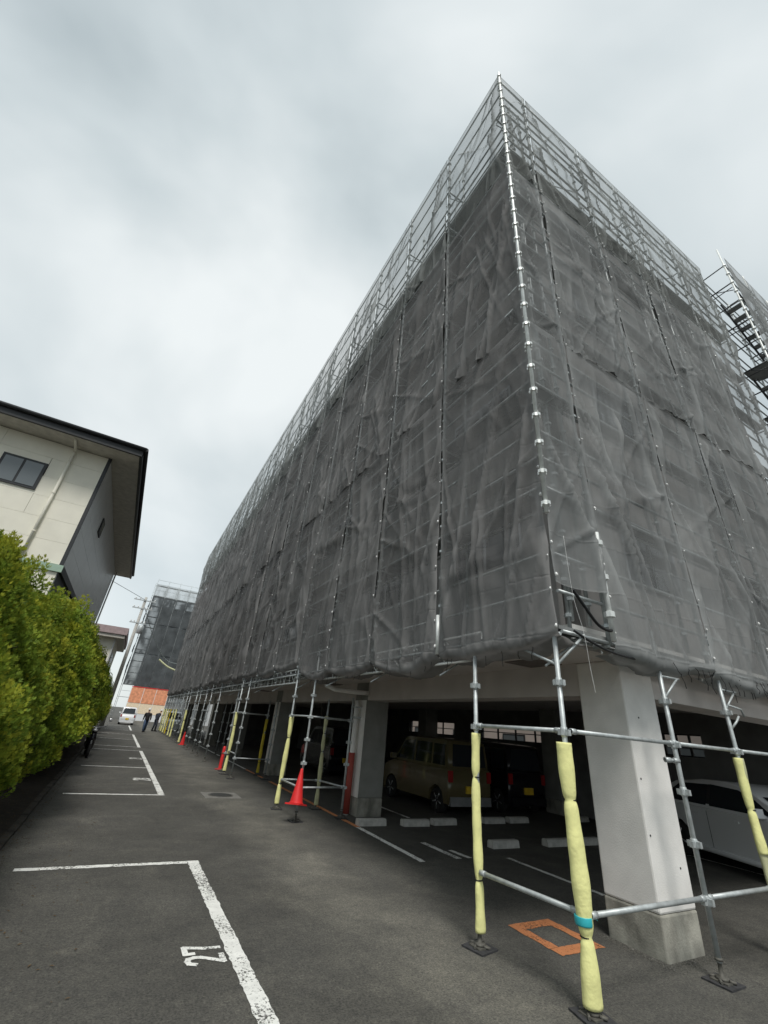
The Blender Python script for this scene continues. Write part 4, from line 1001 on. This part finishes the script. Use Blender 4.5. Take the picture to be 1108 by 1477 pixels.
for i in range(7):
    for k, (z0, z1) in enumerate(((4.7, 9.5), (9.5, 14.2), (14.2, 18.6))):
        net(('F', (-.5 + 1.8 * i, 80), (0, -1)), 0, 1.8, z0, z1, 1200 + i * 5 + k, NETF, .3, 'dark mesh net on the scaffold at the lane end', 'dark nets at the lane end', amp=1.2)
    net(('F', (-.5 + 1.8 * i, 80), (0, -1)), 0, 1.8, 18.65, 20.7, 1300 + i, NETP, .3, 'pale thin mesh strip above the dark nets at the lane end', 'pale nets at the lane end', amp=.5)
for k, (z0, z1) in enumerate(((4.7, 9.5), (9.5, 14.2), (14.2, 18.6))):
    net(('F', (-.6, 81.3), (-1, 0)), 0, 1.3, z0, z1, 1400 + k, NETF, .3, 'dark mesh net around the corner of the lane end scaffold', 'corner nets at the lane end', amp=1)
hd = empty('site_hoarding', (3.5, 79, 0), 0, 'orange sheeted hoarding with pale lower panels under the far scaffold', 'hoarding')
def hdp(name, bx, m): o = MB().box(*bx).build(name, m, hd); o.location = -Vector(hd.location); return o
ORS = mat('orange_sheet', (.74, .31, .17), .6, 0, .25, 3); PAL = mat('pale_panel', (.80, .66, .48), .7)
for i in range(3): hdp('orange_panel', (.9 + 1.75 * i, 79, 2.35, 2.6 + 1.75 * i, 79.06, 4.45), ORS); hdp('lower_panel', (.9 + 1.75 * i, 79, .95, 2.6 + 1.75 * i, 79.06, 2.3), PAL); hdp('base_panel', (.9 + 1.75 * i, 78.95, 0, 2.6 + 1.75 * i, 79.07, .9), PW)
for i in range(4): hdp('frame_post', (.83 + 1.75 * i, 78.98, .95, .89 + 1.75 * i, 79.08, 4.5), TIE)
hdp('top_rail', (.83, 78.97, 4.5, 6.15, 79.09, 4.6), CONER)

# neighbours seen through the garage
nb = empty('neighbour_building', (20, 12, 0), 0, 'pale pinkish house wall seen through the garage back openings', 'house')
def np_(name, bx, m): o = MB().box(*bx).build(name, m, nb); o.location = -Vector(nb.location); return o
np_('wall', (19, -6, 0, 30, 60, 7.5), mat('pinkish_wall', (.72, .62, .56), .8, 0, .06, 1))
for i in range(14):
    y = -4 + 4.4 * i; wn = np_('window', (18.94, y, 1.2, 18.9995, y + 1.6, 2.2), DARKT); MB().box(18.93, y + .08, 1.28, 18.9395, y + 1.52, 2.12).build('pane', GLASSG, wn)
np_('roof', (18.3, -6.5, 7.5, 31, 61, 7.9), ROOFM); np_('plinth', (18.96, -6, 0, 18.9995, 60, .9), CONC)

# ------------------------------------------------------------------ conifer hedge, each tree its own
def leaf_mat():
    m = bpy.data.materials.new('cypress_leaf'); m.use_nodes = True; t = m.node_tree; n = t.nodes; l = t.links; p = n['Principled BSDF']
    at = n.new('ShaderNodeAttribute'); at.attribute_name = 'hue'
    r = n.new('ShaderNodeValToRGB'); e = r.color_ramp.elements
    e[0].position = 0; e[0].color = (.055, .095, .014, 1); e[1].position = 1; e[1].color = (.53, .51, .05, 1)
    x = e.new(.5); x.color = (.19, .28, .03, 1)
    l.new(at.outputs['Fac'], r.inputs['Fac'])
    oi = n.new('ShaderNodeObjectInfo'); mm = n.new('ShaderNodeHueSaturation')
    mp_ = n.new('ShaderNodeMapRange'); mp_.inputs[3].default_value = .8; mp_.inputs[4].default_value = 1.15; l.new(oi.outputs['Random'], mp_.inputs[0])
    l.new(mp_.outputs[0], mm.inputs['Value']); l.new(r.outputs['Color'], mm.inputs['Color']); l.new(mm.outputs['Color'], p.inputs['Base Color'])
    p.inputs['Roughness'].default_value = .65; p.inputs['Specular IOR Level'].default_value = .25
    tr = n.new('ShaderNodeBsdfTranslucent'); l.new(mm.outputs['Color'], tr.inputs['Color'])
    mx_ = n.new('ShaderNodeMixShader'); mx_.inputs[0].default_value = .25; l.new(p.outputs[0], mx_.inputs[1]); l.new(tr.outputs[0], mx_.inputs[2]); l.new(mx_.outputs[0], n['Material Output'].inputs['Surface'])
    return m
LEAF = leaf_mat()
def conifer(seed, H=3.6, rad=.76, clumps=330, sprays=95):
    rs = np.random.RandomState(seed); V = []; F = []; hue = []
    br = MB()
    br.path([(0, 0, 0), (.03, 0, H * .5), (0, .03, H * .93)], [.09, .06, .015], 8)
    def prof(t):   # radius along height 0..1
        return rad * (min(1, .55 + t * 3.2) * (1 - max(0, (t - .35) / .65) ** 1.7) + .03)
    Vs = []; n = 0
    for c in range(clumps):
        t = rs.beta(1.1, 1.15) * .98; an = rs.uniform(0, 2 * np.pi); zc = .7 + (H - .7) * t
        rr = prof(t) * rs.uniform(.72, 1.04) * (1 + .2 * math.sin(an * 3 + seed) + .13 * math.sin(t * 14 + an * 2)); lx = ly = 0
        if c % 12 == 0:      # separate upright leaders
            a7 = (c // 12) % 5 * 1.26 + seed; zc = H * (.66 + .36 * rs.rand()); rr = .06 * rs.rand(); lx, ly = .36 * math.cos(a7), .36 * math.sin(a7)
        ctr = np.array([lx + rr * np.cos(an), ly + rr * np.sin(an), zc]); outd = np.array([np.cos(an) * .8, np.sin(an) * .8, .75 + .6 * t]); outd /= np.linalg.norm(outd)
        br.path([(0, 0, max(.1, zc - rr * .8)), tuple(ctr * np.array([.6, .6, 1]) - np.array([0, 0, rr * .2])), tuple(ctr)], [.016, .01, .004], 4)
        size = rs.uniform(.12, .21); ch = rs.uniform(.2, .62)
        k = sprays
        u = rs.normal(size=(k, 3)); u /= np.linalg.norm(u, axis=1)[:, None]
        st_ = ctr + size * (u * np.array([.8, .8, 1.1])) * rs.uniform(.55, 1, (k, 1)) + outd * size * .3
        dr = u * .55 + outd * .7 + np.array([0, 0, .5]) + rs.normal(size=(k, 3)) * .18; dr /= np.linalg.norm(dr, axis=1)[:, None]
        sd_ = np.cross(dr, rs.normal(size=(k, 3))); sd_ /= np.linalg.norm(sd_, axis=1)[:, None]; nn = np.cross(dr, sd_)
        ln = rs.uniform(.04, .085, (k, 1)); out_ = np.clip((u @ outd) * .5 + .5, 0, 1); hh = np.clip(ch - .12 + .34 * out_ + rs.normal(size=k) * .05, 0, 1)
        for (a, of, l_, w_) in ((0, 0, 1., .0075), (.6, .2, .7, .0065), (-.6, .2, .7, .0065), (.5, .5, .5, .006)):
            d = dr * math.cos(a) + sd_ * math.sin(a); wv = (-dr * math.sin(a) + sd_ * math.cos(a)) * w_
            p0 = st_ + dr * ln * of; pm = p0 + d * ln * l_ * .45; tip = p0 + d * ln * l_
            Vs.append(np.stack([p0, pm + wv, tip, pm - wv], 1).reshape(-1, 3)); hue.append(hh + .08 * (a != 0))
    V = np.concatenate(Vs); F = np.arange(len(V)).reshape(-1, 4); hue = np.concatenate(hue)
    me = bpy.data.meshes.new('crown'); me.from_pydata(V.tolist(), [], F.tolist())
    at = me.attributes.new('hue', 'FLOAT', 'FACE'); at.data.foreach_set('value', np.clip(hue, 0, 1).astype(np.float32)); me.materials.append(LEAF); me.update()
    return me, br.mesh('trunk', BARK)
VAR = [conifer(31 + i) for i in range(3)]
hedge = [(-2.05, 3.2, .98), (-1.75, 4.3, .94), (-1.55, 5.4, 1.0), (-1.65, 6.55, 1.03), (-1.5, 7.7, .95), (-1.6, 8.9, 1.06), (-1.5, 10.1, .98), (-1.6, 11.3, 1.05), (-1.55, 12.6, 1.1), (-1.6, 14.0, 1.14), (-1.5, 15.4, 1.16), (-1.6, 16.9, 1.13),
         (-1.5, 18.5, 1.1), (-1.6, 20.1, 1.14), (-1.5, 21.8, 1.12), (-1.6, 23.6, 1.15), (-1.5, 25.6, 1.14), (-1.6, 27.8, 1.16), (-1.5, 30.2, 1.14), (-1.6, 33.0, 1.15), (-1.55, 36.5, 1.12), (-1.6, 40, 1.1)]
for i, (x, y, s_) in enumerate(hedge):
    g = 'hedge cypresses'
    lab = 'yellow green feathery cypress in the hedge beside ' + ('bay 27' if y < 7.5 else 'the unpainted gap past bay 27' if y < 12.8 else 'the bays alongside the cream house' if y < 28 else 'the far bays past the cream house'); g = 'cypresses beside ' + lab.split('beside ')[1]
    t = empty('cypress_tree', (x, y, .04), rnd.uniform(0, 6.28), lab, 'tree', g); s_ *= (.90 if i < 9 else .87) * rnd.uniform(.93, 1.07); t.scale = (s_ * rnd.uniform(.95, 1.1), s_ * rnd.uniform(.95, 1.1), s_)
    c, tr = VAR[i % 3]; link('crown', c, t); link('trunk', tr, t)

# dry litter along the planting edge
lb = MB()
for q in range(2600):
    y = rnd.uniform(1, 30); x = -.62 - abs(rnd.gauss(0, .35)) if rnd.random() < .8 else rnd.uniform(-.9, .3); a_ = rnd.uniform(0, 6.28); l_ = rnd.uniform(.008, .026); w_ = l_ * .3
    z_ = .006 if x > -.78 else (.07 if x > -.9 else .13)
    c_, s_ = math.cos(a_), math.sin(a_)
    lb.quad((x - c_ * l_, y - s_ * l_, z_), (x + s_ * w_, y - c_ * w_, z_ + .004), (x + c_ * l_, y + s_ * l_, z_ + .002), (x - s_ * w_, y + c_ * w_, z_ + .005))
tag(lb.build('leaf_litter', mat('dry_needles', (.10, .065, .03), .9, 0, .5, 30)), 'brown dry needles scattered along the hedge edge', 'leaf litter', None, 'stuff')
